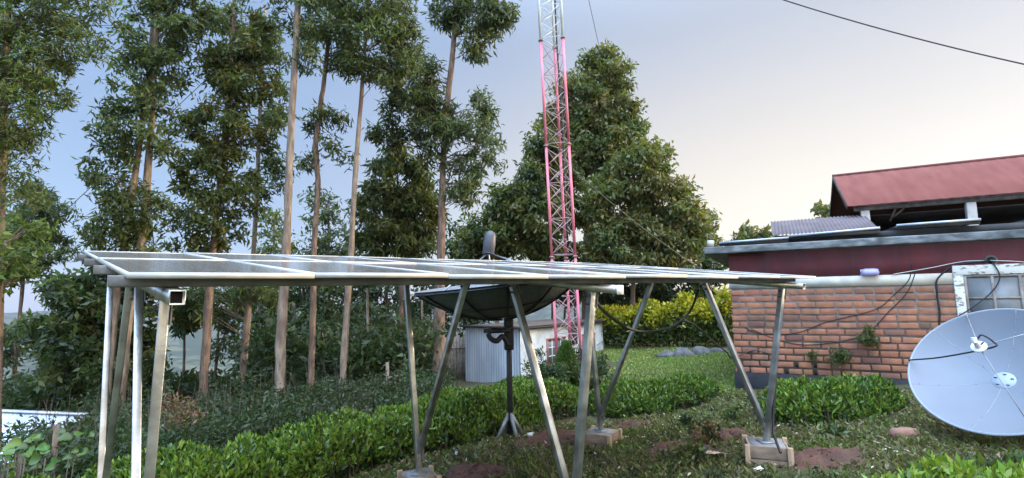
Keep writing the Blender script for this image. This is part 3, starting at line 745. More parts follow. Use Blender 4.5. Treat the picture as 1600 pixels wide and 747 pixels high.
# feet: (rafter u, v, ground pad top z)
feet = [(RU[0], .44), (RU[0], 1.92), (RU[1], .4275), (RU[1], 2.208), (RU[2], .415), (RU[2], 2.255)]
tops = [(.24, .985), (1.33, 2.42), (.21, .957), (1.50, 2.47), (.181, .906), (1.47, 2.40)]
ptop = [.02, -.10, .05, -.02, .20, -.02]
for (u, v_), (va, vb), zt in zip(feet, tops, ptop):
    base = E2 + rd * u + sdv * v_; base[2] = zt
    main, brace = (va, vb) if v_ < 1 else (vb, va)
    lw_ = .036 if u < -1 else .046
    t0_, t1_ = cp(u, main, -.097), cp(u, brace, -.097)
    j = base + (t0_ - base) * .10
    m = lb(); m.bar(base, t0_, lw_, lw_, side=rd); m.build("leg", 'galv', canopy, bevel=.004)
    off_ = sdv * (.6 * lw_ * (1 if brace > main else -1))
    m = lb(); m.bar(j + off_, t1_, lw_ * .97, lw_ * .97, side=rd); m.build("leg", 'galv', canopy, bevel=.004)
    m = lb(); m.box(base + [0, 0, .004], (.13, .13, .008)); m.build("base_plate", 'galv_dull', canopy)
    m = lb(); m.bar(j - (t0_ - base) * .035 + rd * (lw_ * .5 + .003), j + (t0_ - base) * .05 + off_ + rd * (lw_ * .5 + .003), .006, .085, side=sdv); m.build("gusset_plate", 'galv_dull', canopy, bevel=.001)
    for e_, o_ in ((t0_, base), (t1_, j)):
        d_ = norm(e_ - o_)
        m = lb(); m.bar(e_ - d_ * .10 + rd * (lw_ * .5 + .003), e_ + d_ * .05 + rd * (lw_ * .5 + .003), .005, lw_ * 1.25, side=sdv); m.build("clamp_plate", 'galv_dull', canopy, bevel=.001)
        for q_ in (.03, .08):
            for sg in (1, -1):
                m = lb(); m.lathe(e_ - d_ * q_ + rd * sg * (lw_ * .5 + .004), [(.009, 0), (.009, .008), (.005, .014)], axis=rd * sg, n=6); m.build("bolt", 'rust_dark', canopy)
# footings
def rotz(a): return np.array([[math.cos(a), -math.sin(a), 0], [math.sin(a), math.cos(a), 0], [0, 0, 1]])
fl = ["formwork footing under the nearest left leg pair, below the frame", "formwork footing under the rear left leg pair, below the frame", "formwork footing under the front middle legs", "timber boxed concrete footing at the front edge of the tea bushes, bottom centre", "timber boxed concrete footing with a black cable and blue plastic beside it", "timber boxed concrete footing in front of the low tea hedge, farthest back"]
for idx, ((u, v_), zt, sz, rz) in enumerate(zip(feet, ptop, (.36, .36, .34, .28, .33, .33), (.3, .3, .3, .42, -.35, -.55))):
    base = E2 + rd * u + sdv * v_
    if idx in (0, 1, 2): continue
    gz_ = G(base[0], base[1])
    ft = empty("concrete_footing", (base[0], base[1], gz_), fl[idx], "footing", rz, "concrete footings in timber formwork")
    hgt = zt - gz_ + .12
    m = lb(); m.box((0, 0, zt - gz_ - hgt / 2 - .004), (sz - .05, sz - .05, hgt)); m.build("concrete", 'concrete', ft, True)
    R_ = random.Random(idx)
    for side in range(4):
        Rm = rotz(side * math.pi / 2)
        for bnum in range(2):
            zz = zt - gz_ - .055 - bnum * .112
            c = Rm @ np.array([0, -(sz / 2 - .012), zz])
            tl = Rm @ rotz(R_.uniform(-.02, .02))
            m = lb(); m.box(c, (sz - .03, .02, .104), tl); m.build("formwork_board", 'board', ft, True, bevel=.003)
        c = Rm @ np.array([(sz / 2 + .0), -(sz / 2 + .004), (zt - gz_ - .165)])
        m = lb(); m.box(c, (.045, .04, .34), Rm); m.build("corner_stake", 'stake', ft, True, bevel=.003)
# cables off the canopy
def curve_pts(P, n=10):
    P = np.array(P, float); out_ = []
    Q = np.vstack([2 * P[0] - P[1], P, 2 * P[-1] - P[-2]])
    for i in range(1, len(Q) - 2):
        for t in np.linspace(0, 1, n, endpoint=False):
            p0, p1, p2, p3 = Q[i - 1], Q[i], Q[i + 1], Q[i + 2]
            out_.append(.5 * ((2 * p1) + (-p0 + p2) * t + (2 * p0 - 5 * p1 + 4 * p2 - p3) * t * t + (-p0 + 3 * p1 - 3 * p2 + p3) * t ** 3))
    out_.append(P[-1]); return np.array(out_)
wire("black_cable", curve_pts([W(930, 470, 3.26), W(950, 492, 3.7), W(985, 514, 4.3), W(1015, 518, 4.8), W(1050, 510, 5.2), W(1078, 486, 5.4), W(1092, 452, 5.15)]), .012, 'cable', "thick black cable sagging between the canopy's front middle and right legs", "cable")
wire("black_cable", curve_pts([W(1060, 498, 5.3), W(1085, 508, 6.2), W(1110, 530, 7.4), W(1135, 550, 8.8), W(1145, 560, 9.3), BW(.3, .66), BW(.62, .60)]), .011, 'cable', "black cable running from the sagging cable to the foot of the brick wall", "cable")
wire("black_cable", curve_pts([W(1222, 455, 4.55), W(1217, 520, 4.62), W(1211, 600, 4.66), W(1208, 668, 4.62), W(1213, 690, 4.52), W(1220, 708, 4.45)]), .011, 'cable', "black cable tied down the right front leg and over its footing", "cable")
wire("wall_cable", curve_pts([BW(3.70, BT + .36, .06), BW(3.28, BT + .30), BW(3.06, BT + .12), BW(3.02, BT - .05), BW(3.02, BT - .45), BW(3.00, BT - .62)]), .014, 'cable', "thick black cable from the hole in the red wall down beside the window", "cable")
wire("wall_cable", curve_pts([BW(2.73, BT + .35), BW(2.68, BT + .1), BW(2.48, BT - .12), BW(2.18, BT - .38), BW(1.50, BT - .58), BW(1.00, BT - .78), BW(0.45, BT - .80), BW(0.20, BT - .70)]), .007, 'cable', "upper of two thin black wires drooping across the bricks", "cable")
wire("wall_cable", curve_pts([BW(2.78, BT + .22), BW(2.64, BT - .1), BW(2.38, BT - .4), BW(1.98, BT - .8), BW(1.30, BT - .97), BW(0.80, BT - .93), BW(0.30, BT - .72)]), .007, 'cable', "lower of two thin black wires drooping across the bricks", "cable")
wire("wall_cable", curve_pts([BW(3.70, BT + .36, .06), BW(3.38, BT + .36), BW(2.98, BT + .28), BW(2.48, BT + .195, .05)]), .006, 'offwhite', "thin pale wire from the hole in the wall towards the lavender lamp", "cable")
wire("wall_cable", curve_pts([BW(3.70, BT + .36, .06), BW(4.08, BT + .32), BW(4.68, BT + .2), BW(5.28, BT + .1)]), .006, 'offwhite', "thin pale wire from the hole in the wall towards the right", "cable")
wire("wall_cable", curve_pts([BW(3.72, BT + .36, .06), BW(3.78, BT + .1, .08), BW(3.64, BT - .15, .08), BW(3.33, BT - .42, .08), BW(3.06, BT - .6, .05)]), .009, 'cable', "loose black wire hanging across the window below the hole", "cable")

# ================================================================ mesh satellite dish on its pole, behind the canopy
md = 6.95
pb_ = W(797, 668, md); pt_ = W(795, 500, md)
mdish = empty("mesh_dish", (pb_[0], pb_[1], G(pb_[0], pb_[1])), "dark mesh satellite dish facing the sky on a black pole behind the canopy", "satellite dish")
m = lb(); m.tube([[pb_[0], pb_[1], G(pb_[0], pb_[1]) - .05], pt_], .036, 12); m.build("pole", 'blackpaint', mdish, smooth=True)
for k in range(4):
    a = k * math.pi / 2 + .5
    p0 = np.array([pb_[0], pb_[1], pb_[2] + .20]); p1 = p0 + np.array([math.cos(a) * .2, math.sin(a) * .2, 0]); p1[2] = G(p1[0], p1[1]) - .02
    m = lb(); m.bar(p0, p1, .03, .05); m.build("foot_strut", 'galv_dull', mdish)
m = lb(); m.box(W(795, 522, md), (.13, .13, .42)); m.build("mount_head", 'blackpaint', mdish, bevel=.02)
m = lb(); m.tube(curve_pts([W(800, 512, md - .05), W(783, 516, md - .12), W(765, 518, md - .15), W(766, 528, md - .15), W(776, 533, md - .15), W(785, 526, md - .12), W(795, 540, md - .06)]), .035, 8)
m.box(W(777, 517, md - .15), (.36, .06, .05)); m.build("actuator", 'black', mdish)
hub = W(788, 496, md); ax = norm(np.array([-.10, -.06, 1.0]))
e1 = norm(np.cross(ax, (0, 1, 0))); e2_ = np.cross(ax, e1)
MR, MDp = 1.16, .47
rr = np.linspace(.06, 1, 12); A = np.linspace(0, 2 * np.pi, 48, endpoint=False)
v = []
for r in rr:
    v.append(hub + ax * MDp * r * r + MR * r * (np.cos(A)[:, None] * e1 + np.sin(A)[:, None] * e2_))
v = np.concatenate(v); i = np.arange(11)[:, None] * 48; j = np.arange(48)[None]
f = np.stack([i + j, i + (j + 1) % 48, i + 48 + (j + 1) % 48, i + 48 + j], -1).reshape(-1, 4)
mm = lb(); mm.add(v, f); mm.add(v + ax * .012, f[:, ::-1]); mm.build("mesh_reflector", 'mesh', mdish, smooth=True)
for k in range(12):
    a = k * math.pi / 6 + .1
    pts = [hub + ax * (MDp * r * r - .02) + MR * r * (math.cos(a) * e1 + math.sin(a) * e2_) for r in np.linspace(.06, 1, 9)]
    m = lb(); m.tube(pts, .014, 6); m.build("rib", 'blackpaint', mdish)
m = lb()
for r in (.36, .66, .995):
    pts = [hub + ax * (MDp * r * r - .018) + MR * r * (math.cos(a) * e1 + math.sin(a) * e2_) for a in np.linspace(0, 2 * np.pi, 49)]
    m.tube(pts, .012, 6, cap=False)
m.build("ring", 'blackpaint', mdish)
fd0 = W(763, 396, md); fd1 = W(767, 361, md)
m = lb(); axf = fd1 - fd0; lf = np.linalg.norm(axf)
m.lathe(fd0, [(.070, 0), (.082, .02), (.084, lf * .45), (.078, lf * .78), (.06, lf * .93), (.025, lf)], axis=axf, n=22); m.build("feed_cover", 'darkgrey', mdish, smooth=True)
m = lb(); m.lathe(fd0, [(.086, -.01), (.086, .012)], axis=axf, n=22); m.build("feed_ring", 'blackpaint', mdish)
for k in range(3):
    a = 2.75 + k * 2 * math.pi / 3
    rim = hub + ax * MDp * .8 + MR * .9 * (math.cos(a) * e1 + math.sin(a) * e2_)
    m = lb(); m.tube([fd0 + np.array([0, 0, .01]), rim], .011, 6); m.build("feed_strut", 'galv', mdish)

# ================================================================ white satellite dish, right
dc = np.array([4.339, 4.686, .822]); da = np.array([-.68927, -.35357, .63238]); DRr = .661; dep = DRr / (8 * .3916)
hubp = dc - da * dep; feed = hubp + da * (.3916 * 2 * DRr)
wd = empty("satellite_dish", (dc[0] + .1, dc[1] + .1, G(dc[0] + .1, dc[1] + .1)), "big pale grey blue satellite dish tilted to the sky in the right corner", "satellite dish")
e1 = norm(np.cross(da, (0, 0, 1.0))); e2_ = np.cross(e1, da)
def dpt(r, a, off=0.0): return hubp + da * (dep * r * r + off) + DRr * r * (math.cos(a) * e1 + math.sin(a) * e2_)
A = np.linspace(0, 2 * np.pi, 96, endpoint=False); rr = np.linspace(.02, 1, 22)
v = np.concatenate([[dpt(r, a) for a in A] for r in rr]); n_ = 96
i = np.arange(21)[:, None] * n_; j = np.arange(n_)[None]
f = np.stack([i + j, i + (j + 1) % n_, i + n_ + (j + 1) % n_, i + n_ + j], -1).reshape(-1, 4)
mm = lb(); mm.add(v, f); mm.add(v - da * .012, f[:, ::-1]); refl = mm.build("reflector", 'dish', wd, smooth=True)
m = lb(); m.tube([dpt(1.0, a, -.012) for a in np.linspace(0, 2 * np.pi, 97)], .011, 8, cap=False); m.build("rim", 'dish_hub', refl, smooth=True)
m = lb()
for k in range(6):
    a = .62 + k * math.pi / 3
    m.tube([dpt(r, a, -.0008) for r in np.linspace(.12, .985, 20)], .0026, 5)
m.build("panel_seam", 'galv_dull', refl)
for k in range(6):
    a = .62 + k * math.pi / 3
    for rr_ in (.3, .5, .7, .9):
        p = dpt(rr_, a + .02, .001); m = lb(); m.lathe(p, [(.006, 0), (.004, .003)], axis=da, n=6); m.build("rivet", 'galv_dull', refl)
m = lb(); m.lathe(hubp, [(.0, .003), (.085, .008), (.088, .002)], axis=da, n=26, cap=False); m.build("hub_plate", 'dish_hub', wd, smooth=True)
for k in range(5):
    a = k * 1.25 + .3
    p = hubp + da * .012 + .062 * (math.cos(a) * e1 + math.sin(a) * e2_)
    m = lb(); m.bar(p - e1 * .012, p + e1 * .012, .006, .006); m.build("hub_bolt", 'black', wd)
m = lb(); m.lathe(feed, [(.012, -.008), (.056, -.008), (.060, 0), (.056, .008), (.02, .008)], axis=da, n=26, cap=True); fdp = m.build("feed_plate", 'offwhite', wd, smooth=False, bevel=.002)
m = lb(); m.lathe(feed, [(.024, -.05), (.026, .0), (.021, .05), (.018, .08)], axis=da, n=16); m.box(feed + da * .095, (.032, .032, .05)); m.build("receiver", 'offwhite', wd, bevel=.003)
m = lb()
m.tube([feed - da * .04 + e1 * .03, feed + da * .05 - e1 * .045 + e2_ * .015], .006, 6)
m.build("receiver_plug", 'black', wd)
for (px, py) in ((1508, 489), (1668, 500), (1622, 682)):
    best = min((np.linalg.norm(np.cross(norm(dpt(.985, a) - np.array([0, 0, H])), norm(ray(px, py)))), a) for a in np.linspace(0, 2 * np.pi, 400))
    m = lb(); m.tube([feed, dpt(.985, best[1], .005)], .0042, 7); m.build("feed_strut", 'galv_dull', wd)
rp = min(((np.linalg.norm(np.cross(norm(dpt(1.0, a) - np.array([0, 0, H])), norm(ray(1424, 564)))), a) for a in np.linspace(0, 2 * np.pi, 400)))[1]
m = lb(); e_ = dpt(1.0, rp, .01)
mid_ = feed * .5 + e_ * .5 + np.array([0, 0, -.03])
m.tube(curve_pts([feed + da * .05 + e2_ * .05, feed + da * .06 + e2_ * .085 + e1 * -.03, feed + e1 * -.09 + e2_ * .06, feed - e1 * .09 - e2_ * .0, mid_, e_ * .85 + mid_ * .15, e_, e_ - da * .06]), .008, 6)
m.build("signal_cable", 'cable', wd)
# mount behind the reflector
mb0 = hubp - da * .05
gb = np.array([mb0[0] + .16, mb0[1] + .06, G(mb0[0] + .16, mb0[1] + .06)])
m = lb(); m.tube([gb - [0, 0, .1], gb + [0, 0, .34]], .055, 12); m.build("mount_post", 'galv_dull', wd, smooth=True)
m = lb(); m.bar(gb + np.array([0, 0, .32]), hubp - da * .015, .09, .09); m.build("mount_bracket", 'galv_dull', wd, bevel=.006)

# ================================================================ trees
def tree(name, label, d, stems, crown, mat, bark='bark', leaf=None, dens=1.0, clump=.37, droop=.55, cat="tree", group=None, depth=1.0, nl=84, branch=True, asp=.24):
    """stems: lists of (px, py, radius px); crown: ellipses (cx, cy, rx, ry) seen at depth d."""
    pxm = d / F
    c0_ = clump; clump = min(clump, .0255 * d); nl = nl * (clump / c0_) ** 1.3
    s0 = stems[0][0]
    b = W(s0[0], s0[1], d); gz_ = G(b[0], d)
    root = empty(name, (b[0], d, gz_), label, cat, group=group)
    tk = MB(); axes = []
    for st in stems:
        jd = rng.uniform(-.15, .15)
        P = [W(x, y, d + jd) for x, y, r in st]; R = [r * pxm * .78 for x, y, r in st]
        if P[0][2] > gz_ - .05:
            e = P[0].copy(); sl = (P[1] - P[0]) / max(.1, P[1][2] - P[0][2]); e = P[0] - sl * (P[0][2] - gz_ + .15); P.insert(0, e); R.insert(0, R[0] * 1.15)
        cpts = curve_pts(P, 6); rr_ = np.interp(np.linspace(0, 1, len(cpts)), np.linspace(0, 1, len(R)), R)
        cpts[1:-1, :2] += rng.normal(size=(len(cpts) - 2, 2)) * rr_[1:-1, None] * .06
        rr_ = rr_ * (1 + .06 * rng.normal(size=len(rr_)))
        tk.tube(cpts, rr_, 9); axes.append(cpts)
    lf = leaf or min(.0135 * d, .24)
    allax = np.concatenate(axes)
    cs = []
    for (cx, cy, rx, ry) in crown:
        am = math.pi * rx * ry * pxm * pxm
        n = max(3, int(am * 11.5 * dens * (.37 / clump) ** 2))
        rz = min(max(.5 * (rx + ry) * pxm, .5), 2.2) * depth
        s = sphere_pts(n, .45)
        c0 = W(cx, cy, d)
        cs.append(c0 + s * np.array([rx * pxm, rz, ry * pxm]))
    cs = np.concatenate(cs)
    # branches
    if branch:
        for c in cs[rng.random(len(cs)) < .5]:
            tgt = c - np.array([0, 0, np.clip(.35 * np.hypot(c[0] - allax[:, 0].mean(), c[1] - d), .2, 1.4)])
            k = np.argmin(np.linalg.norm((allax - tgt) * [1, 1, 1.4], axis=1)); a = allax[k]
            mid = a * .5 + c * .5 + np.array([0, 0, .12]) + rng.normal(size=3) * .06
            l = np.linalg.norm(c - a)
            tk.tube([a, mid, c], [min(.008 + .006 * l, .026), .006 + .003 * l, .004], 4, cap=False)
    tk.build("trunk", bark, root, smooth=True)
    npc = rng.poisson(nl, len(cs)); idx = np.repeat(np.arange(len(cs)), npc)
    sc = clump * rng.uniform(.6, 1.3, len(cs))
    p = cs[idx] + norm(rng.normal(size=(len(idx), 3))) * (rng.random(len(idx)) ** .55 * sc[idx])[:, None] * np.array([1, 1, .75])
    a = norm(rng.normal(size=(len(idx), 3)) * .75 + np.array([0, 0, -droop]))
    L = lf * rng.uniform(.45, 1.45, len(idx))
    m = MB(); v, f = leaf_geo(p, a, L, L * asp)
    mats = mat if isinstance(mat, (list, tuple)) else [mat]
    mi = 0 if len(mats) == 1 else (rng.random(len(cs)) < .35).astype(int)[idx]
    m.v.append(v); m.f.append(f); m.mi.append(mi); m.n = len(v)
    m.build("crown", list(mats), root)
    return root

tree("eucalyptus_tree", "leftmost tall eucalyptus, its crown filling the upper left corner", 9.0,
     [[(-4, 640, 7), (0, 420, 7), (4, 240, 6.5), (8, 100, 5.5), (20, -90, 4)]],
     [(30, 60, 60, 80), (110, 15, 55, 42), (25, 170, 50, 55), (12, 250, 34, 50), (-30, 120, 60, 150), (70, -50, 120, 50), (130, 60, 28, 36), (75, 120, 32, 60), (165, 15, 14, 22), (20, 300, 28, 22)], ['euc', 'bright'], dens=1.15)
tree("leafy_tree", "bright green young tree at the left edge below the leftmost eucalyptus", 8.6, [[(-15, 660, 4), (-5, 520, 3.5), (8, 380, 3)]],
     [(18, 370, 38, 32), (-5, 420, 36, 40), (20, 415, 20, 18)], 'bright', bark='bark_dark', asp=.4, droop=.3)
tree("eucalyptus_tree", "thin young eucalyptus at the left edge with a dark rounded crown", 16.5, [[(18, 640, 3.6), (26, 540, 3.4), (35, 450, 3.2), (45, 330, 2)]],
     [(45, 340, 48, 50), (68, 390, 40, 42), (30, 415, 42, 36), (18, 525, 28, 14), (46, 532, 14, 26), (55, 310, 25, 30), (10, 560, 16, 10)], 'euc_cool', bark='bark', dens=.85)
tree("bushy_tree", "dense dark bushy tree under the left end of the solar canopy", 13.5, [[(150, 660, 5), (150, 560, 4), (145, 470, 3)], [(190, 660, 4), (195, 560, 4), (200, 470, 3)]],
     [(140, 455, 60, 40), (110, 500, 55, 50), (180, 500, 70, 60), (120, 570, 65, 50), (190, 580, 60, 50), (215, 440, 40, 30), (92, 440, 24, 18)], ['euc_dark', 'euc'], bark='bark_dark', asp=.42, droop=.25, dens=1.15)
tree("eucalyptus_tree", "twin stemmed eucalyptus rising behind the left end of the canopy", 11.5,
     [[(163, 660, 7.5), (180, 480, 7), (196, 376, 6.5), (231, 127, 5), (245, -60, 3)], [(184, 660, 9), (203, 480, 8.5), (221, 376, 7.5), (234, 230, 6.5), (242, 86, 5.5), (252, -60, 4)]],
     [(240, 45, 52, 62), (215, 120, 36, 50), (186, 200, 38, 42), (180, 270, 42, 42), (250, 190, 26, 60), (246, 320, 20, 34), (178, 350, 42, 40), (285, 20, 40, 55), (230, -50, 70, 45), (190, 400, 44, 26), (265, 110, 30, 36), (210, 340, 20, 50)], 'euc', bark='bark_pale', asp=.3)
tree("eucalyptus_tree", "eucalyptus with a yellowish green top, third tall tree from the left", 13.0,
     [[(317, 625, 8.5), (326, 480, 8), (335, 370, 6.5), (355, 170, 5), (368, -20, 3)]],
     [(372, 45, 62, 45), (388, 110, 52, 60), (335, 190, 38, 50), (322, 270, 40, 50), (328, 340, 56, 40), (385, 210, 38, 52), (300, 385, 44, 18), (345, 110, 34, 40), (380, 300, 26, 40)], ['euc', 'euc_warm'], bark='bark', asp=.3, dens=1.05)
tree("eucalyptus_tree", "slim eucalyptus close behind the yellowish topped one, sparse on its right", 15.0,
     [[(377, 618, 7), (388, 480, 6.5), (398, 370, 4.5), (407, 165, 4), (415, 10, 2.5)]],
     [(426, 150, 18, 50), (430, 250, 12, 36), (405, 60, 34, 50), (424, 296, 14, 12), (436, 200, 10, 25), (330, 470, 55, 34), (400, 470, 36, 26), (285, 480, 26, 30)], 'euc', bark='bark_pale', dens=.9)
tree("eucalyptus_tree", "tall straight bare trunked eucalyptus with the thickest pale brown stem", 12.0,
     [[(436, 618, 10), (441, 500, 9.5), (447, 400, 8.5), (455, 200, 7), (466, 0, 6), (470, -90, 5)]],
     [(448, 15, 18, 34), (478, 75, 22, 40), (440, -45, 44, 36), (480, 20, 22, 30), (495, -30, 40, 30)], 'euc', bark='bark_pale', dens=.9)
tree("eucalyptus_tree", "eucalyptus with a kinked reddish trunk right of the thick bare one", 13.6,
     [[(486, 605, 6), (489, 480, 5.8), (491, 380, 5.5), (497, 290, 5.5), (493, 232, 5.5), (500, 170, 5), (509, 105, 4.5), (522, -30, 3)]],
     [(522, 45, 40, 52), (512, -20, 52, 40), (516, 196, 22, 22), (524, 238, 16, 16), (480, 195, 12, 22), (540, 90, 24, 30), (480, 250, 10, 14)], 'euc', bark='bark', dens=.95)
tree("eucalyptus_tree", "slender pale trunked eucalyptus whose crown meets the top edge left of centre", 13.0,
     [[(534, 618, 7), (541, 500, 6.5), (548, 400, 6), (554, 290, 5), (566, 130, 4), (576, -10, 3)]],
     [(572, 60, 62, 52), (602, 20, 46, 52), (555, 115, 22, 24), (632, 70, 22, 50), (590, -40, 75, 40), (600, 110, 30, 26)], 'euc', bark='bark_pale', dens=1.05)
tree("eucalyptus_tree", "tall wispy eucalyptus left of the mast with two separate crowns", 15.0,
     [[(684, 622, 13), (686, 500, 12), (689, 400, 8), (692, 250, 6.5), (700, 150, 6), (711, 40, 5), (716, -60, 3.5)]],
     [(745, 32, 55, 34), (702, 5, 36, 34), (752, 78, 26, 16), (780, 15, 34, 28), (690, -40, 60, 28), (740, -30, 80, 34),
      (735, 180, 38, 40), (758, 236, 26, 36), (640, 130, 42, 38), (645, 185, 50, 46), (680, 210, 34, 56), (722, 285, 26, 44), (608, 205, 26, 26), (668, 105, 24, 20), (745, 290, 20, 20)], ['euc_cool', 'euc'], bark='bark', dens=.95)
tree("leafy_tree", "dense drooping green tree in the middle, in front of the wispy eucalyptus", 16.5,
     [[(626, 612, 6), (627, 500, 5.5), (626, 400, 5), (622, 300, 3)]],
     [(622, 285, 50, 44), (600, 335, 44, 46), (652, 325, 36, 46), (580, 378, 34, 26), (640, 375, 46, 28), (630, 245, 30, 18)], ['euc', 'broad'], bark='bark_dark', asp=.3, dens=1.35, droop=.9)
# big tree group right of the mast
tree("broadleaf_tree", "tallest broadleaf tree with a domed yellowish crown right behind the mast", 24.0,
     [[(912, 560, 7), (915, 420, 6), (918, 200, 4)]],
     [(905, 165, 44, 50), (948, 112, 40, 36), (966, 165, 28, 40), (902, 235, 50, 52), (955, 225, 42, 52), (938, 92, 22, 18), (985, 205, 20, 22), (900, 310, 56, 52), (872, 200, 26, 40)], ['broad', 'broad_warm'], bark='bark_dark', dens=1.7, clump=.55, asp=.42, nl=95)
tree("broadleaf_tree", "wide broadleaf tree with a rounded crown to the right of the tallest one", 20.5,
     [[(985, 545, 5), (990, 440, 4.5), (1000, 300, 3)]],
     [(1000, 275, 46, 50), (1045, 320, 38, 44), (958, 320, 46, 50), (985, 385, 70, 44), (1072, 345, 24, 38), (1050, 385, 44, 30), (1020, 250, 24, 24)], ['broad', 'broad_warm'], bark='bark_dark', dens=1.7, clump=.55, asp=.42, nl=95)
tree("broadleaf_tree", "lower broadleaf tree left of the mast above the dark feed cover", 21.0,
     [[(775, 575, 4), (778, 460, 4), (785, 330, 3)]],
     [(795, 320, 40, 36), (762, 365, 42, 34), (800, 370, 40, 36), (835, 290, 26, 40), (735, 395, 30, 22), (845, 345, 34, 60), (840, 220, 14, 26), (855, 250, 22, 40)], ['broad', 'euc_dark'], bark='bark_dark', dens=1.7, clump=.5, asp=.4, nl=90)
tree("broadleaf_tree", "small yellowish tree just left of the brick building's eave", 28.0,
     [[(1107, 480, 3), (1107, 400, 2.5), (1106, 350, 1.5)]],
     [(1107, 350, 15, 22), (1098, 385, 22, 24), (1112, 375, 14, 18)], ['broad_warm', 'broad'], bark='bark_dark', dens=1.2, clump=.42, asp=.42, nl=46)
for px, w_, top, lab, dd in ((880, 40, 395, "dark tree filling the gap low behind the mast", 25), (960, 46, 405, "dark tree low behind the yellow hedge's left end, thin trunks showing", 24), (1030, 46, 408, "dark tree low behind the middle of the yellow hedge", 24.6), (1092, 34, 410, "dark tree between the yellow hedge and the brick building's corner", 25)):
    tree("broadleaf_tree", lab, dd, [[(px, 555, 2.8), (px + 3, 470, 2.5), (px + 2, 410, 2)], [(px - 18, 555, 2), (px - 17, 470, 1.8), (px - 14, 410, 1.5)], [(px + 20, 555, 2), (px + 18, 470, 1.8), (px + 16, 410, 1.5)]],
         [(px, top + 10, w_, 26), (px - 8, top + 40, w_ * .9, 26), (px + 14, top + 62, w_ * .8, 18)], 'euc_dark', bark='bark_dark', dens=1.25, clump=.5, asp=.42, nl=80)
# forest beyond the trunks
bgs = [(425, 24, 330, "background tree between the slim and thick eucalyptus trunks", 'euc', 34), (402, 21, 420, "low background tree left of the thick bare trunk", 'euc_dark', 34), (470, 23, 390, "dark background tree between the thick and the kinked trunks", 'euc_dark', 40),
       (510, 22, 300, "upright background tree right of the kinked trunk", 'euc_cool', 32), (545, 25, 380, "dark background tree behind the slender pale trunk", 'euc_dark', 44), (600, 24, 420, "dark background tree below the dense drooping tree", 'euc_dark', 46), (655, 23, 400, "dark background tree just left of the wispy eucalyptus", 'euc_dark', 40), (722, 22, 350, "dark background tree right of the wispy eucalyptus", 'euc_dark', 34), (455, 20, 470, "short dark tree at the foot of the thick bare trunk", 'euc_dark', 40), (570, 20, 480, "short dark tree between the slender pale and dense drooping trees", 'euc_dark', 44)]
for px, dd, top, lab, mt, w_ in bgs:
    cr_ = []; y = top
    while y < 565:
        cr_.append((px + rng.uniform(-12, 12), y + 22, w_ * rng.uniform(.75, 1.1) * (.7 if y == top else 1), 30)); y += 38
    tree("background_tree", lab, dd, [[(px, 610, 3.2), (px + 4, 480, 3), (px + 3, top + 20, 2)]], cr_, mt, bark='bark_dark', dens=1.3, clump=.55, asp=.4, nl=40, group="dark trees beyond the eucalyptus trunks")
tree("sapling", "thin sapling with a round crown seen between the canopy's left legs and the hills", 17.5, [[(287, 600, 2.6), (288, 540, 2.2), (290, 480, 1.5)]], [(288, 488, 28, 26), (296, 470, 22, 18)], 'euc_dark', bark='bark_dark', asp=.35, dens=1.0)
tree("sapling", "thin forked sapling left of the slim eucalyptus, hills behind it", 17.0, [[(334, 605, 2.6), (340, 540, 2.4), (343, 480, 1.8)], [(334, 605, 2), (344, 540, 1.8), (362, 508, 1.2), (372, 500, .8)]], [(350, 510, 14, 22), (350, 545, 18, 16), (342, 475, 22, 20)], 'euc_cool', bark='bark_dark', asp=.3, dens=.6)
for px, py, w_, h_, lab in ((1180, 362, 20, 15, "far tree on the skyline left of the purple roof"), (1162, 368, 12, 9, "low far bush on the skyline right of the eave corner"), (1284, 330, 11, 9, "far tree top above the purple brown roof"), (1303, 326, 9, 9, "far tree top beside the red hall's gable")):
    tree("distant_tree", lab, 42, [[(px, 480, 2), (px, 420, 2), (px, py, 1)]], [(px, py, w_, h_), (px + 3, py + 16, w_ * 1.2, h_)], ['broad_warm', 'broad'], bark='bark_dark', clump=.6, asp=.5, dens=1.1, leaf=.42, nl=46)
# thin pale stems inside the wood
for px, top, bot, dd, lab in ((504, 520, 600, 15, "thin pale stem standing right of the kinked trunk"), (552, 525, 585, 17, "short broken pale stem right of the slender eucalyptus"), (573, 450, 590, 17, "thin tall pale stem left of the wooden fence"), (658, 455, 570, 19, "thin pinkish stem between the dense tree and the wispy eucalyptus")):
    b = W(px, bot, dd); m = lb(); e = b.copy(); e[2] = G(b[0], dd) - .1
    m.tube([e, b, W(px + 2, (top + bot) / 2, dd), W(px + 1, top, dd)], [.07, .06, .05, .035], 7)
    thing_mesh(m, "tree_stem", 'bark_pale', (b[0], dd, e[2] + .1), lab, "tree stem", smooth=True)

# ================================================================ understorey, tea, hedges, grass
def scatter_poly(poly, n):
    poly = np.array(poly, float); lo, hi = poly.min(0), poly.max(0); out_ = []
    tot = 0
    while tot < n:
        p = lo + rng.random((n * 2, 2)) * (hi - lo)
        ins = np.zeros(len(p), bool); j = len(poly) - 1
        for i in range(len(poly)):
            xi, yi = poly[i]; xj, yj = poly[j]
            c = ((yi > p[:, 1]) != (yj > p[:, 1])) & (p[:, 0] < (xj - xi) * (p[:, 1] - yi) / (yj - yi + 1e-12) + xi)
            ins ^= c; j = i
        out_.append(p[ins]); tot += ins.sum()
    return np.concatenate(out_)[:n]
def poly_dist(poly, p):
    poly = np.array(poly, float); d = np.full(len(p), 1e9)
    for i in range(len(poly)):
        a, b = poly[i], poly[(i + 1) % len(poly)]; ab = b - a
        t = np.clip(((p - a) @ ab) / (ab @ ab), 0, 1); d = np.minimum(d, np.linalg.norm(p - (a + t[:, None] * ab), axis=1))
    return d
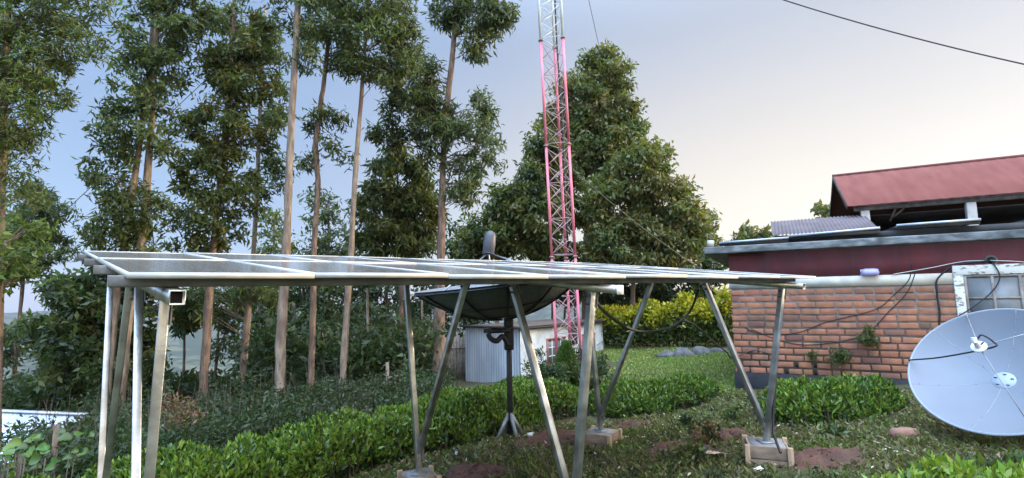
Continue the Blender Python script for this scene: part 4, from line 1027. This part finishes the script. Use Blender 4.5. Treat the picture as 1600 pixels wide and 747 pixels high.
def tea_block(name, poly, n, h=.5, label=None, cat=None, kind=None, L=.072, rows=True, rowdir=(.82, -.57), pitch=1.15, edge=.3, hv=.09, newf=.55, mats=('tea_old', 'tea_new', 'tea_mid'), origin=None, lown=.45):
    poly = np.array(poly, float)
    def top(p):
        s = p @ np.array([rowdir[1], -rowdir[0]])
        ed = smooth(0, edge, poly_dist(poly, p))
        hh = h * (.35 + .65 * ed ** .6)
        if rows: hh = hh * (1 - .55 * np.exp(-((np.mod(s + .12 * vnoise(p[:, 0] * 1.3, p[:, 1] * 1.3, 9), pitch) - pitch / 2) / .12) ** 2))
        return hh + hv * vnoise(p[:, 0] * 3.1, p[:, 1] * 3.1, 4) + .5 * hv * vnoise(p[:, 0] * 7.7, p[:, 1] * 7.7, 6)
    p = scatter_poly(poly, n); hh = top(p)
    u = rng.random(n); dz = np.where(u < 1 - lown, rng.random(n) * .09, rng.random(n) * hh)
    z = ground(p[:, 0], p[:, 1]) + np.maximum(hh - dz, .02)
    c = np.column_stack([p, z])
    topness = 1 - np.clip(dz / .22, 0, 1)
    a = norm(rng.normal(size=(n, 3)) * .8 + np.column_stack([np.zeros(n), np.zeros(n), .25 + 1.0 * topness]))
    l = L * rng.uniform(.6, 1.25, n)
    r_ = rng.random(n); patch = .5 + .5 * vnoise(p[:, 0] * 1.1, p[:, 1] * 1.1, 8)
    mi = np.where((topness > .55) & (r_ < newf * (.45 + patch)), 1, np.where((topness > .35) & (r_ < .7), 2, 0))
    m = MB(); v, f = leaf_geo(c, a, l, l * .40, .06)
    m.v.append(v); m.f.append(f); m.mi.append(mi); m.n = len(v)
    # stems under the leaves
    q = scatter_poly(poly, max(20, n // 90)); qh = top(q)
    for (x, y), t_ in zip(q, qh):
        g = G(x, y); e = np.array([x, y, g - .02]); tp = np.array([x + rng.normal() * .08, y + rng.normal() * .08, g + t_ * .85])
        m.tube([e, (e + tp) / 2 + rng.normal(size=3) * .03, tp], [.010, .007, .004], 4, mi=3, cap=False)
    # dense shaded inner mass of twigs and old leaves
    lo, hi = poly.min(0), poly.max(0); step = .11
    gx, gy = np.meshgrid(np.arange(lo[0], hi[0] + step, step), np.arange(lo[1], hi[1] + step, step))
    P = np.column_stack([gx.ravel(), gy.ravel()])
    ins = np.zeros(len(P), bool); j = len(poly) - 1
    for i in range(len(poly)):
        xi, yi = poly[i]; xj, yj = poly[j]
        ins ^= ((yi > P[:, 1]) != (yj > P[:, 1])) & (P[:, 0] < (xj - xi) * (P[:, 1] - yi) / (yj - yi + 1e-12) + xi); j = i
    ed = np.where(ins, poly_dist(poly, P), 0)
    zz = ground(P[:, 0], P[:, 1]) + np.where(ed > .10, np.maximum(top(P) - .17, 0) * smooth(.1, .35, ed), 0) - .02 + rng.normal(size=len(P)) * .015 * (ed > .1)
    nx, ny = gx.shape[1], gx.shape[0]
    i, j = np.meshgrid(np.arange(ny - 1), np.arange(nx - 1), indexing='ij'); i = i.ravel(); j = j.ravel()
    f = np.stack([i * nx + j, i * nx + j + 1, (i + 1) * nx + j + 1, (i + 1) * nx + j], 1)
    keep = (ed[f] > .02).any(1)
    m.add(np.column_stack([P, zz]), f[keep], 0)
    og = origin or (poly[:, 0].mean(), poly[:, 1].mean(), G(*poly.mean(0)))
    return thing_mesh(m, name, list(mats) + ['twig'], og, label, cat, kind=kind)

tea_block("tea_plot", [(-9, 3.2), (-6.4, 4.1), (-4.9, 4.9), (-3.5, 6.0), (-1.8, 9.0), (-1.05, 10.3), (.9, 10.6), (1.25, 9.2), (.95, 8.1), (.2, 7.6), (-.15, 7.15), (-.75, 6.5), (-1.3, 6.1), (-1.75, 5.5), (-2.1, 4.6), (-3.2, 3.4), (-4.5, 2.4)], 170000, .41, kind='stuff', hv=.13, label="plucked tea bushes covering the slope", L=.072)
tea_block("tea_hedge", [(1.35, 9.0), (1.1, 8.2), (1.5, 7.55), (2.2, 7.6), (3.0, 8.1), (3.5, 8.8), (3.1, 9.3), (2.3, 9.0)], 17000, .42, label="low tea hedge between the rear footing and the lawn", cat="tea bush", rows=False, edge=.35, hv=.1, newf=.25)
tea_block("tea_bush", [(2.95, 6.25), (3.15, 5.9), (4.0, 5.95), (4.75, 6.3), (4.85, 6.75), (4.1, 7.1), (3.3, 7.0)], 17000, .37, label="rounded tea bush against the brick wall right of the front leg", cat="tea bush", rows=False, edge=.3, hv=.1, newf=.3)
tea_block("tea_shoots", [(1.75, 3.2), (1.85, 2.75), (2.9, 2.6), (3.9, 2.9), (3.75, 3.4), (3.0, 3.35), (2.4, 3.45)], 6500, .24, label="bright young tea shoots along the bottom right edge", cat="tea bush", rows=False, edge=.3, hv=.12, newf=.8, L=.06)
tea_block("leafy_weeds", [(3.0, 3.85), (3.0, 3.4), (4.2, 3.1), (5.2, 3.5), (4.9, 4.0), (4.0, 3.95)], 4200, .09, label="dull grey green weeds below the white dish", cat="weeds", rows=False, edge=.3, hv=.12, newf=.2, mats=('shrub', 'bright', 'euc_cool'), L=.1)

def leafy_stuff(name, pts, spread, n, L, asp, mats, label=None, cat=None, kind=None, droop=-.2, origin=None, mix=.5):
    idx = rng.integers(0, len(pts), n); pts = np.asarray(pts)
    p = pts[idx] + norm(rng.normal(size=(n, 3))) * (rng.random(n) ** .5)[:, None] * spread
    p[:, 2] = np.maximum(p[:, 2], ground(p[:, 0], p[:, 1]) + .02)
    a = norm(rng.normal(size=(n, 3)) * .8 + np.array([0, 0, -droop])); l = L * rng.uniform(.6, 1.3, n)
    m = MB(); v, f = leaf_geo(p, a, l, l * asp); mi = (rng.random(len(pts)) < mix).astype(int)[idx] if len(mats) > 1 else 0
    m.v.append(v); m.f.append(f); m.mi.append(mi); m.n = len(v)
    return m
# undergrowth between the tea and the trunks
pts = []
for px in np.arange(60, 700, 5.0):
    for _ in range(7):
        # lies just beyond the far edge of the tea
        q = rng.random(); x_over_y = (px - 800) / F
        yfar = np.interp(px, [0, 200, 340, 640, 720], [5.4, 6.0, 7.2, 10.4, 11.2])
        y = yfar + .3 + q * 5.5
        x = x_over_y * y * 1.0
        hmax = (.62 + .40 * vnoise(px * .03, y * .8, 2)) * (.5 + .5 * q)
        pts.append((x, y, G(x, y) + rng.random() * max(.15, hmax)))
m = leafy_stuff("undergrowth", pts, .34, 62000, .105, .36, ['shrub', 'euc_dark', 'bright'], mix=.4)
for k in range(160):
    x, y, z = pts[rng.integers(len(pts))]; g = G(x, y); m.tube([(x, y, g - .02), (x + rng.normal() * .15, y, g + rng.uniform(.4, 1.2))], [.008, .003], 4, mi=3, cap=False)
tag(m.build("undergrowth", ['shrub', 'euc_dark', 'bright', 'twig']), "tangled undergrowth at the foot of the eucalyptus trunks", kind='stuff')
# denser dark thicket further down the slope
pts = []
for _ in range(620):
    px = rng.uniform(-20, 675); y = rng.uniform(14, 19); x = (px - 800) / F * y
    g = G(x, y); lim = 600 if px < 90 or 245 < px < 390 else (560 if px < 245 else 520)
    if 250 < px < 345 and rng.random() < .6: continue
    zl = W(px, lim, y)[2]
    pts.append((x, y, rng.uniform(g, max(g + .4, zl))))
m = leafy_stuff("thicket", pts, .55, 30000, .24, .4, ['euc_dark', 'shrub'], mix=.3)
tag(m.build("thicket", ['euc_dark', 'shrub']), "dark thicket falling away behind the trunks", kind='stuff')
# dry brown brush by the left legs
pts = [(W(px, py, 7.2)) for px, py in ((250, 625), (262, 640), (275, 630), (288, 645), (300, 632), (285, 655), (268, 660), (310, 650), (240, 650))]
m = leafy_stuff("dry_brush", pts, .12, 420, .06, .45, ['dryleaf'])
for p_ in pts[1:]: m.tube([pts[0], (pts[0] + p_) / 2 + [0, .05, -.05], p_], [.006, .005, .003], 4, cap=False)
thing_mesh(m, "dry_brush", ['dryleaf'], (pts[4][0], 7.2, G(pts[4][0], 7.2)), "heap of dry brown leaves and twigs at the tea's left edge", "brush")
# broad leaved creeper bottom left
cx, cy = W(45, 705, 5.2)[:2]
cr0 = empty("gourd_plant", (cx, cy, G(cx, cy)), "creeping plant with big round green leaves in the bottom left corner", "plant")
m = MB()
for k in range(46):
    p = np.array([cx + rng.normal() * .28, cy + rng.normal() * .25, 0]); p[2] = G(p[0], p[1]) + rng.uniform(.42, .78)
    nrm_ = norm(np.array([rng.normal() * .4, -.45 + rng.normal() * .35, .8])); u_ = norm(np.cross(nrm_, [0, 0, 1.0] if abs(nrm_[2]) < .95 else [1.0, 0, 0])); w_ = np.cross(nrm_, u_)
    r = rng.uniform(.03, .058); A = np.linspace(0, 2 * np.pi, 10, endpoint=False)
    ring = p + r * (1 + .12 * np.cos(3 * A))[:, None] * (np.cos(A)[:, None] * u_ + np.sin(A)[:, None] * w_) - nrm_ * (.02 * np.cos(2 * A))[:, None]
    m.add(np.vstack([ring, [p - nrm_ * .012]]), [[i, (i + 1) % 10, 10] for i in range(10)])
m.build("leaves", 'tea_mid', cr0)
m = MB()
for k in range(24):
    p = np.array([cx + rng.normal() * .28, cy + rng.normal() * .25, 0]); g = G(p[0], p[1]); m.tube([(p[0], p[1], g - .02), (p[0] + .03, p[1], g + .6)], .006, 4)
m.build("stems", 'twig', cr0)

# yellow hedge along the far side of the lawn
def hedge():
    A_, B_ = W(940, 548, 21.0), W(1150, 535, 17.5)
    d = B_ - A_; n = 15000
    t = rng.random(n); s = rng.normal(size=n) * .32
    base = A_[None] + d[None] * t[:, None]; nn = norm(np.array([-d[1], d[0], 0]))
    p = base + nn * s[:, None]; g = ground(p[:, 0], p[:, 1])
    hgt = 1.42 + .18 * np.sin(t * 21) + .14 * np.sin(t * 47 + 1) + .25 * t
    u = rng.random(n); z = hgt * u ** .62
    p[:, 2] = g + z
    a = norm(rng.normal(size=(n, 3)) + [0, 0, .5]); l = .16 * rng.uniform(.6, 1.3, n)
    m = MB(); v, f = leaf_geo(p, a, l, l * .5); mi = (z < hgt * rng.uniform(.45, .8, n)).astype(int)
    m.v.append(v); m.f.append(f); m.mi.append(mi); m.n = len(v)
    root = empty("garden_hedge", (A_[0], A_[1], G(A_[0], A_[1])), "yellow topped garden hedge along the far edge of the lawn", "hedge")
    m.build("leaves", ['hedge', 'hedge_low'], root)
    m = MB()
    for k in range(60):
        q = A_ + d * rng.random(); g = G(q[0], q[1]); m.tube([(q[0], q[1], g - .05), (q[0] + rng.normal() * .1, q[1], g + 1.1)], [.02, .008], 5)
    m.build("stems", 'twig', root)
hedge()
def rock(name, c, r, mat, label, cat, seed=0, flat=.6, group=None):
    rg = np.random.default_rng(seed); th = np.linspace(0, np.pi, 8); ph = np.linspace(0, 2 * np.pi, 12, endpoint=False)
    v = []
    for t in th:
        for p in ph:
            d = np.array([math.sin(t) * math.cos(p), math.sin(t) * math.sin(p), math.cos(t)])
            k = 1 + .18 * math.sin(3 * d[0] + seed) + .16 * math.sin(4 * d[1] + 2 * seed) + .12 * math.sin(5 * d[2] + seed) + (rg.normal() * .05 if 0 < t < 3.1 else 0)
            v.append(np.array(c) + d * k * np.array(r) * np.array([1, 1, flat]))
    f = [[i * 12 + j, i * 12 + (j + 1) % 12, (i + 1) * 12 + (j + 1) % 12, (i + 1) * 12 + j] for i in range(7) for j in range(12)]
    m = MB(); m.add(v, f); return thing_mesh(m, name, mat, c, label, cat, group)
for px, py, r, lab, s in ((1040, 547, .26, "low grey boulder at the left of the rock heap under the yellow hedge", 1), (1066, 541, .34, "largest grey boulder under the yellow hedge", 2), (1098, 545, .3, "flat grey boulder at the right of the rock heap under the hedge", 3), (1122, 548, .2, "small grey boulder nearest the brick building's corner", 4)):
    p = W(px, py, 16.2); rock("boulder", (p[0], p[1], G(p[0], p[1]) + r * .05), (r * 1.2, r * .8, r), 'rock', lab, "rock", s, .62)

# young conifer by the mast, and shrubs around it
def conifer(px, bot, top, d, wpx, label):
    b = W(px, bot, d); g = G(b[0], d); t = W(px + 3, top, d)
    root = empty("young_conifer", (b[0], d, g), label, "tree")
    m = MB(); m.tube([(b[0], d, g - .05), t], [.03, .006], 6); m.build("trunk", 'bark_dark', root)
    n = 5200; u = rng.random(n) ** .7; hh = g + (t[2] - g) * (1 - u * .97)
    r = (wpx * d / F) * (.12 + .88 * u ** .8) * rng.random(n) ** .5 * (1 + .25 * np.sin(hh * 9)); ph = rng.random(n) * 2 * np.pi
    p = np.column_stack([b[0] + (t[0] - b[0]) * (1 - u) + r * np.cos(ph), d + r * np.sin(ph), hh])
    a = norm(np.column_stack([np.cos(ph), np.sin(ph), rng.uniform(.2, 1.3, n)]) + rng.normal(size=(n, 3)) * .3)
    m = MB(); v, f = leaf_geo(p, a, .11 * rng.uniform(.6, 1.3, n), .022); m.v.append(v); m.f.append(f); m.mi.append(0); m.n = len(v); m.build("crown", 'cyp', root)
conifer(882, 612, 533, 11.6, 21, "young bright green conifer at the foot of the mast")
for px, py, d, r, lab in ((848, 592, 11.6, .30, "dark shrub left of the young conifer in front of the white shed wall"), (925, 590, 11.5, .3, "low shrub right of the young conifer"), (868, 606, 10.9, .3, "low green shrub in front of the conifer's left side")):
    p = W(px, py, d); g = G(p[0], p[1]); P = [p + rng.normal(size=3) * np.array([.22, .2, .22]) for _ in range(26)]
    m = leafy_stuff("shrub", P, .16, 2600, .085, .38, ['euc_dark', 'broad'], mix=.5)
    for q in P[:12]: m.tube([(p[0], p[1], g - .05), q], [.012, .004], 4, mi=2, cap=False)
    thing_mesh(m, "shrub", ['euc_dark', 'broad', 'twig'], (p[0], p[1], g), lab, "shrub")
# plants on and at the brick wall
for x, z, r, n, lab in ((2.05, .93, .15, 900, "feathery weed sprouting from the bricks above the tea bush"), (1.62, .62, .14, 700, "small weed low on the bricks just above the tea bush"), (1.22, .60, .07, 200, "tiny weed tuft at the foot of the brick wall")):
    c = BW(x, z, .12); P = [c + rng.normal(size=3) * r * .5 for _ in range(18)]
    m = leafy_stuff("wall_weed", P, r * .55, n, .05, .3, ['euc'], droop=.1)
    for q in P: m.tube([BW(x, z - r, .03), q], [.005, .003], 4, mi=1, cap=False)
    thing_mesh(m, "wall_weed", ['euc', 'twig'], BW(x, z - r, .03), lab, "weed")

# ---- grass
def blades(n, poly, L, width, mats, name, dryf=.2, clump=None, excl=()):
    p = scatter_poly(poly, n)
    if clump is not None: keep = (vnoise(p[:, 0] * clump, p[:, 1] * clump, 11) + rng.normal(size=n) * .5) > -.25; p = p[keep]
    for (cx, cy, r) in excl:
        k = np.hypot(p[:, 0] - cx, p[:, 1] - cy) > r * rng.uniform(.75, 1.1, len(p)); p = p[k]
    n = len(p); z = ground(p[:, 0], p[:, 1]) - .005
    l = L * rng.uniform(.5, 1.4, n)[:, None]; a = norm(rng.normal(size=(n, 3)) * np.array([.6, .6, .25]) + [0, 0, .8]); b = norm(np.cross(a, norm(rng.normal(size=(n, 3)))))
    c = np.column_stack([p, z]); w = width * rng.uniform(.6, 1.3, n)[:, None]
    v = np.stack([c - b * w, c + b * w, c + a * l * .6 + b * w * .6, c + a * l + np.column_stack([rng.normal(size=(n, 2)) * .25, -.1 * np.ones(n)]) * l], 1).reshape(-1, 3)
    f = np.arange(n * 4).reshape(n, 4); m = MB(); m.v.append(v); m.f.append(f)
    m.mi.append((rng.random(n) < dryf + .25 * np.maximum(vnoise(p[:, 0] * .9, p[:, 1] * .9, 13), 0)).astype(int)); m.n = len(v)
    return m
mounds = [  # px, py, depth, rx, ry, height, label
    (742, 737, 4.35, .42, .26, .10, "dark red soil heap beside the bottom centre footing"),
    (866, 682, 5.75, .46, .26, .11, "red soil heap with a white stone at its left, left of the rear footing"),
    (1055, 700, 4.9, .42, .24, .07, "flat red soil patch between the rear and right footings"),
    (1140, 678, 5.3, .30, .22, .06, "thin red soil spill left of the right footing"),
    (1285, 712, 4.45, .52, .20, .08, "long red soil heap right of the right footing"),
    (985, 664, 6.5, .34, .22, .06, "dark soil behind the rear footing")]
MC = []
for px, py, y, rx, ry, hh, lab in mounds:
    d = ray(px, py); s = np.linspace(2.0, 12, 1200); q = np.array([0, 0, H]) + d[None] * s[:, None]
    k = int(np.argmax(q[:, 2] < ground(q[:, 0], q[:, 1]) + hh * .5)); c = q[k]
    MC.append((c[0], c[1], max(rx, ry) * .55))
    A = np.linspace(0, 2 * np.pi, 30, endpoint=False); v = []
    sd0 = rng.random() * 9
    for r in np.linspace(0.001, 1, 10):
        rad = 1 + .14 * np.sin(3 * A + sd0) + .10 * np.sin(5 * A + 2 * sd0)
        x = c[0] + rx * r * rad * np.cos(A); yv = c[1] + ry * 1.5 * r * rad * np.sin(A)
        z = ground(x, yv) + hh * (1 - r ** 2) ** 1.4 + (.022 * vnoise(x * 17, yv * 17, 3) + .012 * rng.normal(size=30)) * (r < .95) - .012 * (r > .95)
        v.append(np.column_stack([x, yv, z]))
    v = np.concatenate(v); f = [[i * 30 + j, i * 30 + (j + 1) % 30, (i + 1) * 30 + (j + 1) % 30, (i + 1) * 30 + j] for i in range(9) for j in range(30)]
    m = MB(); m.add(v, f)
    for _ in range(46):
        a_, r_ = rng.random() * 6.283, rng.random() ** .5
        x, y2 = c[0] + rx * r_ * math.cos(a_), c[1] + 1.5 * ry * r_ * math.sin(a_); s_ = rng.uniform(.008, .024)
        m.box((x, y2, G(x, y2) + hh * (1 - r_ ** 2) ** 1.4 + .004), (s_, s_ * .8, s_ * .7), rotz(rng.random() * 3))
    thing_mesh(m, "soil_heap", 'soil', (c[0], c[1], G(c[0], c[1])), lab, "soil", "red soil heaps around the footings", smooth=False)
poly_near = [(-2.6, 3.2), (-1.2, 2.2), (2.2, 2.2), (4.6, 2.6), (6.2, 4.0), (6.6, 6.6), (5.2, 8.4), (3.9, 9.3), (2.6, 7.8), (1.4, 7.4), (.4, 7.6), (-.7, 6.7), (-1.6, 5.7), (-2.0, 4.7)]
tag(blades(120000, poly_near, .07, .0038, None, "g", .25, 2.2, MC).build("grass", ['grass', 'grass_dry']), "rough grass around the footings", kind='stuff')
poly_lawn = [(1.2, 10.6), (3.2, 9.4), (4.1, 9.4), (6.2, 13.5), (6.5, 17.5), (4.2, 21), (1.0, 20.5), (3.4, 16), (.9, 11.8)]
tag(blades(70000, poly_lawn, .055, .009, None, "l", .12).build("lawn", ['lawn', 'grass_dry']), "short green lawn sloping to the yellow hedge", kind='stuff')
# low weeds among the grass
pts = []
for _ in range(230):
    q = scatter_poly(poly_near, 1)[0]
    if min(np.hypot(q[0] - a, q[1] - b) for a, b, r in MC) < .35: continue
    pts.append((q[0], q[1], G(q[0], q[1]) + .03))
m = leafy_stuff("w", pts, .10, 9000, .045, .45, ['shrub', 'grass', ], mix=.5)
tag(m.build("ground_weeds", ['shrub', 'grass']), "low weeds scattered through the grass", kind='stuff')
# fallen leaves
q = scatter_poly(poly_near, 700); c = np.column_stack([q, ground(q[:, 0], q[:, 1]) + .03]); a = norm(rng.normal(size=(700, 3)) * [1, 1, .2])
m = MB(); v, f = leaf_geo(c, a, .05 * rng.uniform(.5, 1.4, 700), .018); m.v.append(v); m.f.append(f); m.mi.append(0); m.n = len(v)
tag(m.build("leaf_litter", ['stick']), "pale dead leaves scattered on the grass", kind='stuff')

# ---- ground point helper and small things
def GP(px, py, dz=0.0):
    d = ray(px, py); s = np.linspace(1.5, 30, 5000); q = np.array([0, 0, H]) + d[None] * s[:, None]
    k = int(np.argmax(q[:, 2] < ground(q[:, 0], q[:, 1]) + dz)); return q[k]
def plant_tuft(px, py, r, h, n, mats, label, L=.07):
    c = GP(px, py); P = [c + np.array([rng.normal() * r * .6, rng.normal() * r * .6, rng.random() * h]) for _ in range(20)]
    m = leafy_stuff("t", P, r * .4, n, L, .4, mats, mix=.5)
    for p in P[:10]: m.tube([c - [0, 0, .02], p], [.006, .003], 4, mi=len(mats), cap=False)
    thing_mesh(m, "leafy_weed", list(mats) + ['twig'], c, label, "weed")
plant_tuft(1108, 690, .12, .16, 420, ['shrub', 'dryleaf'], "wilted weed clump left of the right footing", .06)
plant_tuft(1302, 685, .08, .09, 220, ['euc_dark', 'tea_old'], "small dark weed right of the right footing")
plant_tuft(1075, 668, .10, .10, 240, ['euc_dark', 'shrub'], "small dark weed between the rear and right footings")
plant_tuft(1080, 722, .16, .12, 420, ['shrub', 'grass'], "dull weed clump at the bottom, left of the cardboard")
plant_tuft(1145, 660, .07, .2, 160, ['euc_dark', 'bright'], "upright weed just left of the right footing", .06)
rock("red_stone", GP(1410, 684) + [0, 0, .03], (.12, .09, .10), 'redstone', "red stone lying on the grass in front of the white dish", "stone", 5, .8)
rock("white_stone", GP(829, 682) + [0, 0, .015], (.05, .04, .045), 'whitestone', "white stone at the left edge of a red soil heap", "stone", 6, .8)
rock("orange_peel", GP(686, 702) + [0, 0, .01], (.035, .03, .03), 'orange', "small orange scrap on the grass above the bottom centre footing", "litter", 7, .6)
rock("yellow_leaf", GP(1306, 668) + [0, 0, .02], (.055, .03, .03), 'orange', "yellowed leaf under the tea bush by the wall", "litter", 8, .5)
def sheet_scrap(name, px, py, w, l, rz, mat, label, cat, seed, lift=.03, z0=.012):
    c = GP(px, py) + [0, 0, z0]; rg = np.random.default_rng(seed); n = 7; m = MB(); v = []
    for i in range(n):
        for j in range(n):
            x = (i / (n - 1) - .5) * w * (1 + .2 * rg.normal() * (j in (0, n - 1))); y = (j / (n - 1) - .5) * l
            v.append([x, y, lift * (math.sin(3.1 * i / n + seed) + .7 * math.sin(4.2 * j / n + 2 * seed)) * .5 + lift * .8])
    v = np.array(v) @ rotz(rz).T + c; f = [[i * n + j, (i + 1) * n + j, (i + 1) * n + j + 1, i * n + j + 1] for i in range(n - 1) for j in range(n - 1)]
    m.add(v, f); o = thing_mesh(m, name, mat, c, label, cat)
    s_ = o.modifiers.new("thick", 'SOLIDIFY'); s_.thickness = .004
    return o
sheet_scrap("cardboard_scrap", 1120, 716, .20, .16, .4, 'card', "torn cardboard piece on the grass left of the right footing", "litter", 1, .04)
sheet_scrap("cardboard_scrap", 1196, 712, .17, .13, .9, 'card', "crumpled cardboard under the blue plastic at the right footing", "litter", 2, .04)
sheet_scrap("plastic_sheet", 1210, 708, .14, .09, .2, 'bluecloth', "bright blue plastic scrap lying beside the right footing", "litter", 3, .035, .05)
sheet_scrap("paper_scrap", 1018, 694, .09, .05, .8, 'card', "small paper scrap on the flat red soil patch", "litter", 4, .025)
sheet_scrap("paper_scrap", 1186, 738, .07, .05, .2, 'offwhite', "pale scrap on the grass at the bottom edge below the right footing", "litter", 5, .02)
# discarded bottle
c = GP(712, 714); bt = empty("plastic_bottle", c, "small blue and white bottle lying near the bottom centre footing", "bottle")
axb = norm(np.array([.25, -.3, .9])); m = MB(); m.lathe(c + [0, 0, .005], [(.018, 0), (.02, .01), (.02, .05), (.009, .068), (.009, .08)], axis=axb, n=14); m.build("body", 'offwhite', bt, smooth=True)
m = MB(); m.lathe(c + [0, 0, .005], [(.0206, .006), (.0206, .03)], axis=axb, n=14); m.build("label_band", 'bluecloth', bt)
m = MB(); m.lathe(c + axb * .08 + [0, 0, .005], [(.011, 0), (.011, .014)], axis=axb, n=12); m.build("cap", 'bluecloth', bt)
for (a, b_, lab) in (((1362, 692), (1392, 706), "pale stick pointing right on the soil in front of the dish"), ((1370, 686), (1382, 690), "short pale stick above the longer one in front of the dish"), ((1118, 690), (1136, 674), "bare stick leaning on the soil left of the right footing"), ((965, 688), (982, 686), "pale wood splinter beside the rear footing"), ((1207, 672), (1232, 664), "thin stake end sticking out right of the right footing")):
    m = MB(); m.tube([GP(*a) + [0, 0, .02], (GP(*a) + GP(*b_)) / 2 + [0, 0, .03], GP(*b_) + [0, 0, .03]], [.009, .008, .006], 6); thing_mesh(m, "stick", 'stick', GP(*a), lab, "stick")

# ---- wooden fences
def fence_post(px, top, bot, d): return W(px, bot, d), W(px, top, d)
fn = empty("rail_fence", (*W(605, 612, 12.5)[:2], G(*W(605, 612, 12.5)[:2])), "broken wooden rail fence between two trunks at the tea's far edge", "fence")
b, t = fence_post(607, 566, 618, 12.5); m = MB(); b[2] = G(b[0], b[1]) - .1; m.tube([b, t + np.array([-.03, 0, 0])], [.045, .038], 7); m.build("post", 'bark_pale', fn)
m = MB(); m.tube([W(606, 591, 12.45), W(626, 587, 12.9)], .03, 6); m.build("rail", 'bark_pale', fn)
m = MB(); m.tube([W(596, 599, 12.45), W(626, 599, 12.9)], .012, 6); m.build("lower_rail", 'oldwood', fn)
fn2 = empty("slab_fence", (*W(712, 560, 18)[:2], G(*W(712, 560, 18)[:2])), "grey weathered slab fence left of the iron shed", "fence")
for k in range(9):
    px = 690 + k * 5; b, t = W(px, 575, 18), W(px + 1, 522 + rng.uniform(-6, 8), 18); b[2] = G(b[0], b[1]) - .1; m = MB(); m.bar(b, t, .10, .02, side=(0, 1, 0)); m.build("slab", 'oldwood', fn2)
m = MB(); m.bar(W(686, 545, 17.95), W(733, 543, 17.95), .07, .03); m.build("rail", 'oldwood', fn2)

# ---- pale roof at the bottom left, below the slope
rp0 = W(-60, 662, 9.5); lowh = empty("roadside_shelter", (rp0[0], rp0[1], G(rp0[0], rp0[1])), "low shelter with a white corrugated roof poking above the tea, bottom left", "building", .05)
rz_ = rp0[2] - G(rp0[0], rp0[1])
v, f = corrugated(-1.2, 1.75, -.9, .55, rz_ - .42, rz_ + .18); v[:, 2] -= .07 * (v[:, 0] + 1.2); m = MB(); m.add(v, f); m.build("roof", 'iron_blue', lowh, True)
m = MB(); m.bar((-1.2, .56, rz_ + .2), (1.75, .56, rz_ + .0), .12, .03); m.build("ridge_cap", 'sheet', lowh, True)
m = MB(); m.box((.2, .1, rz_ / 2 - .35), (2.5, .9, max(.3, rz_ - .3))); m.build("wall", 'oldwood', lowh, True)
pp = W(88, 680, 6.6); m = MB(); m.tube([(pp[0], pp[1], G(pp[0], pp[1]) - .1), W(89, 664, 6.6)], .035, 7); thing_mesh(m, "fence_stump", 'bark', (pp[0], pp[1], G(pp[0], pp[1])), "short wooden post in front of the white corrugated roof", "post")
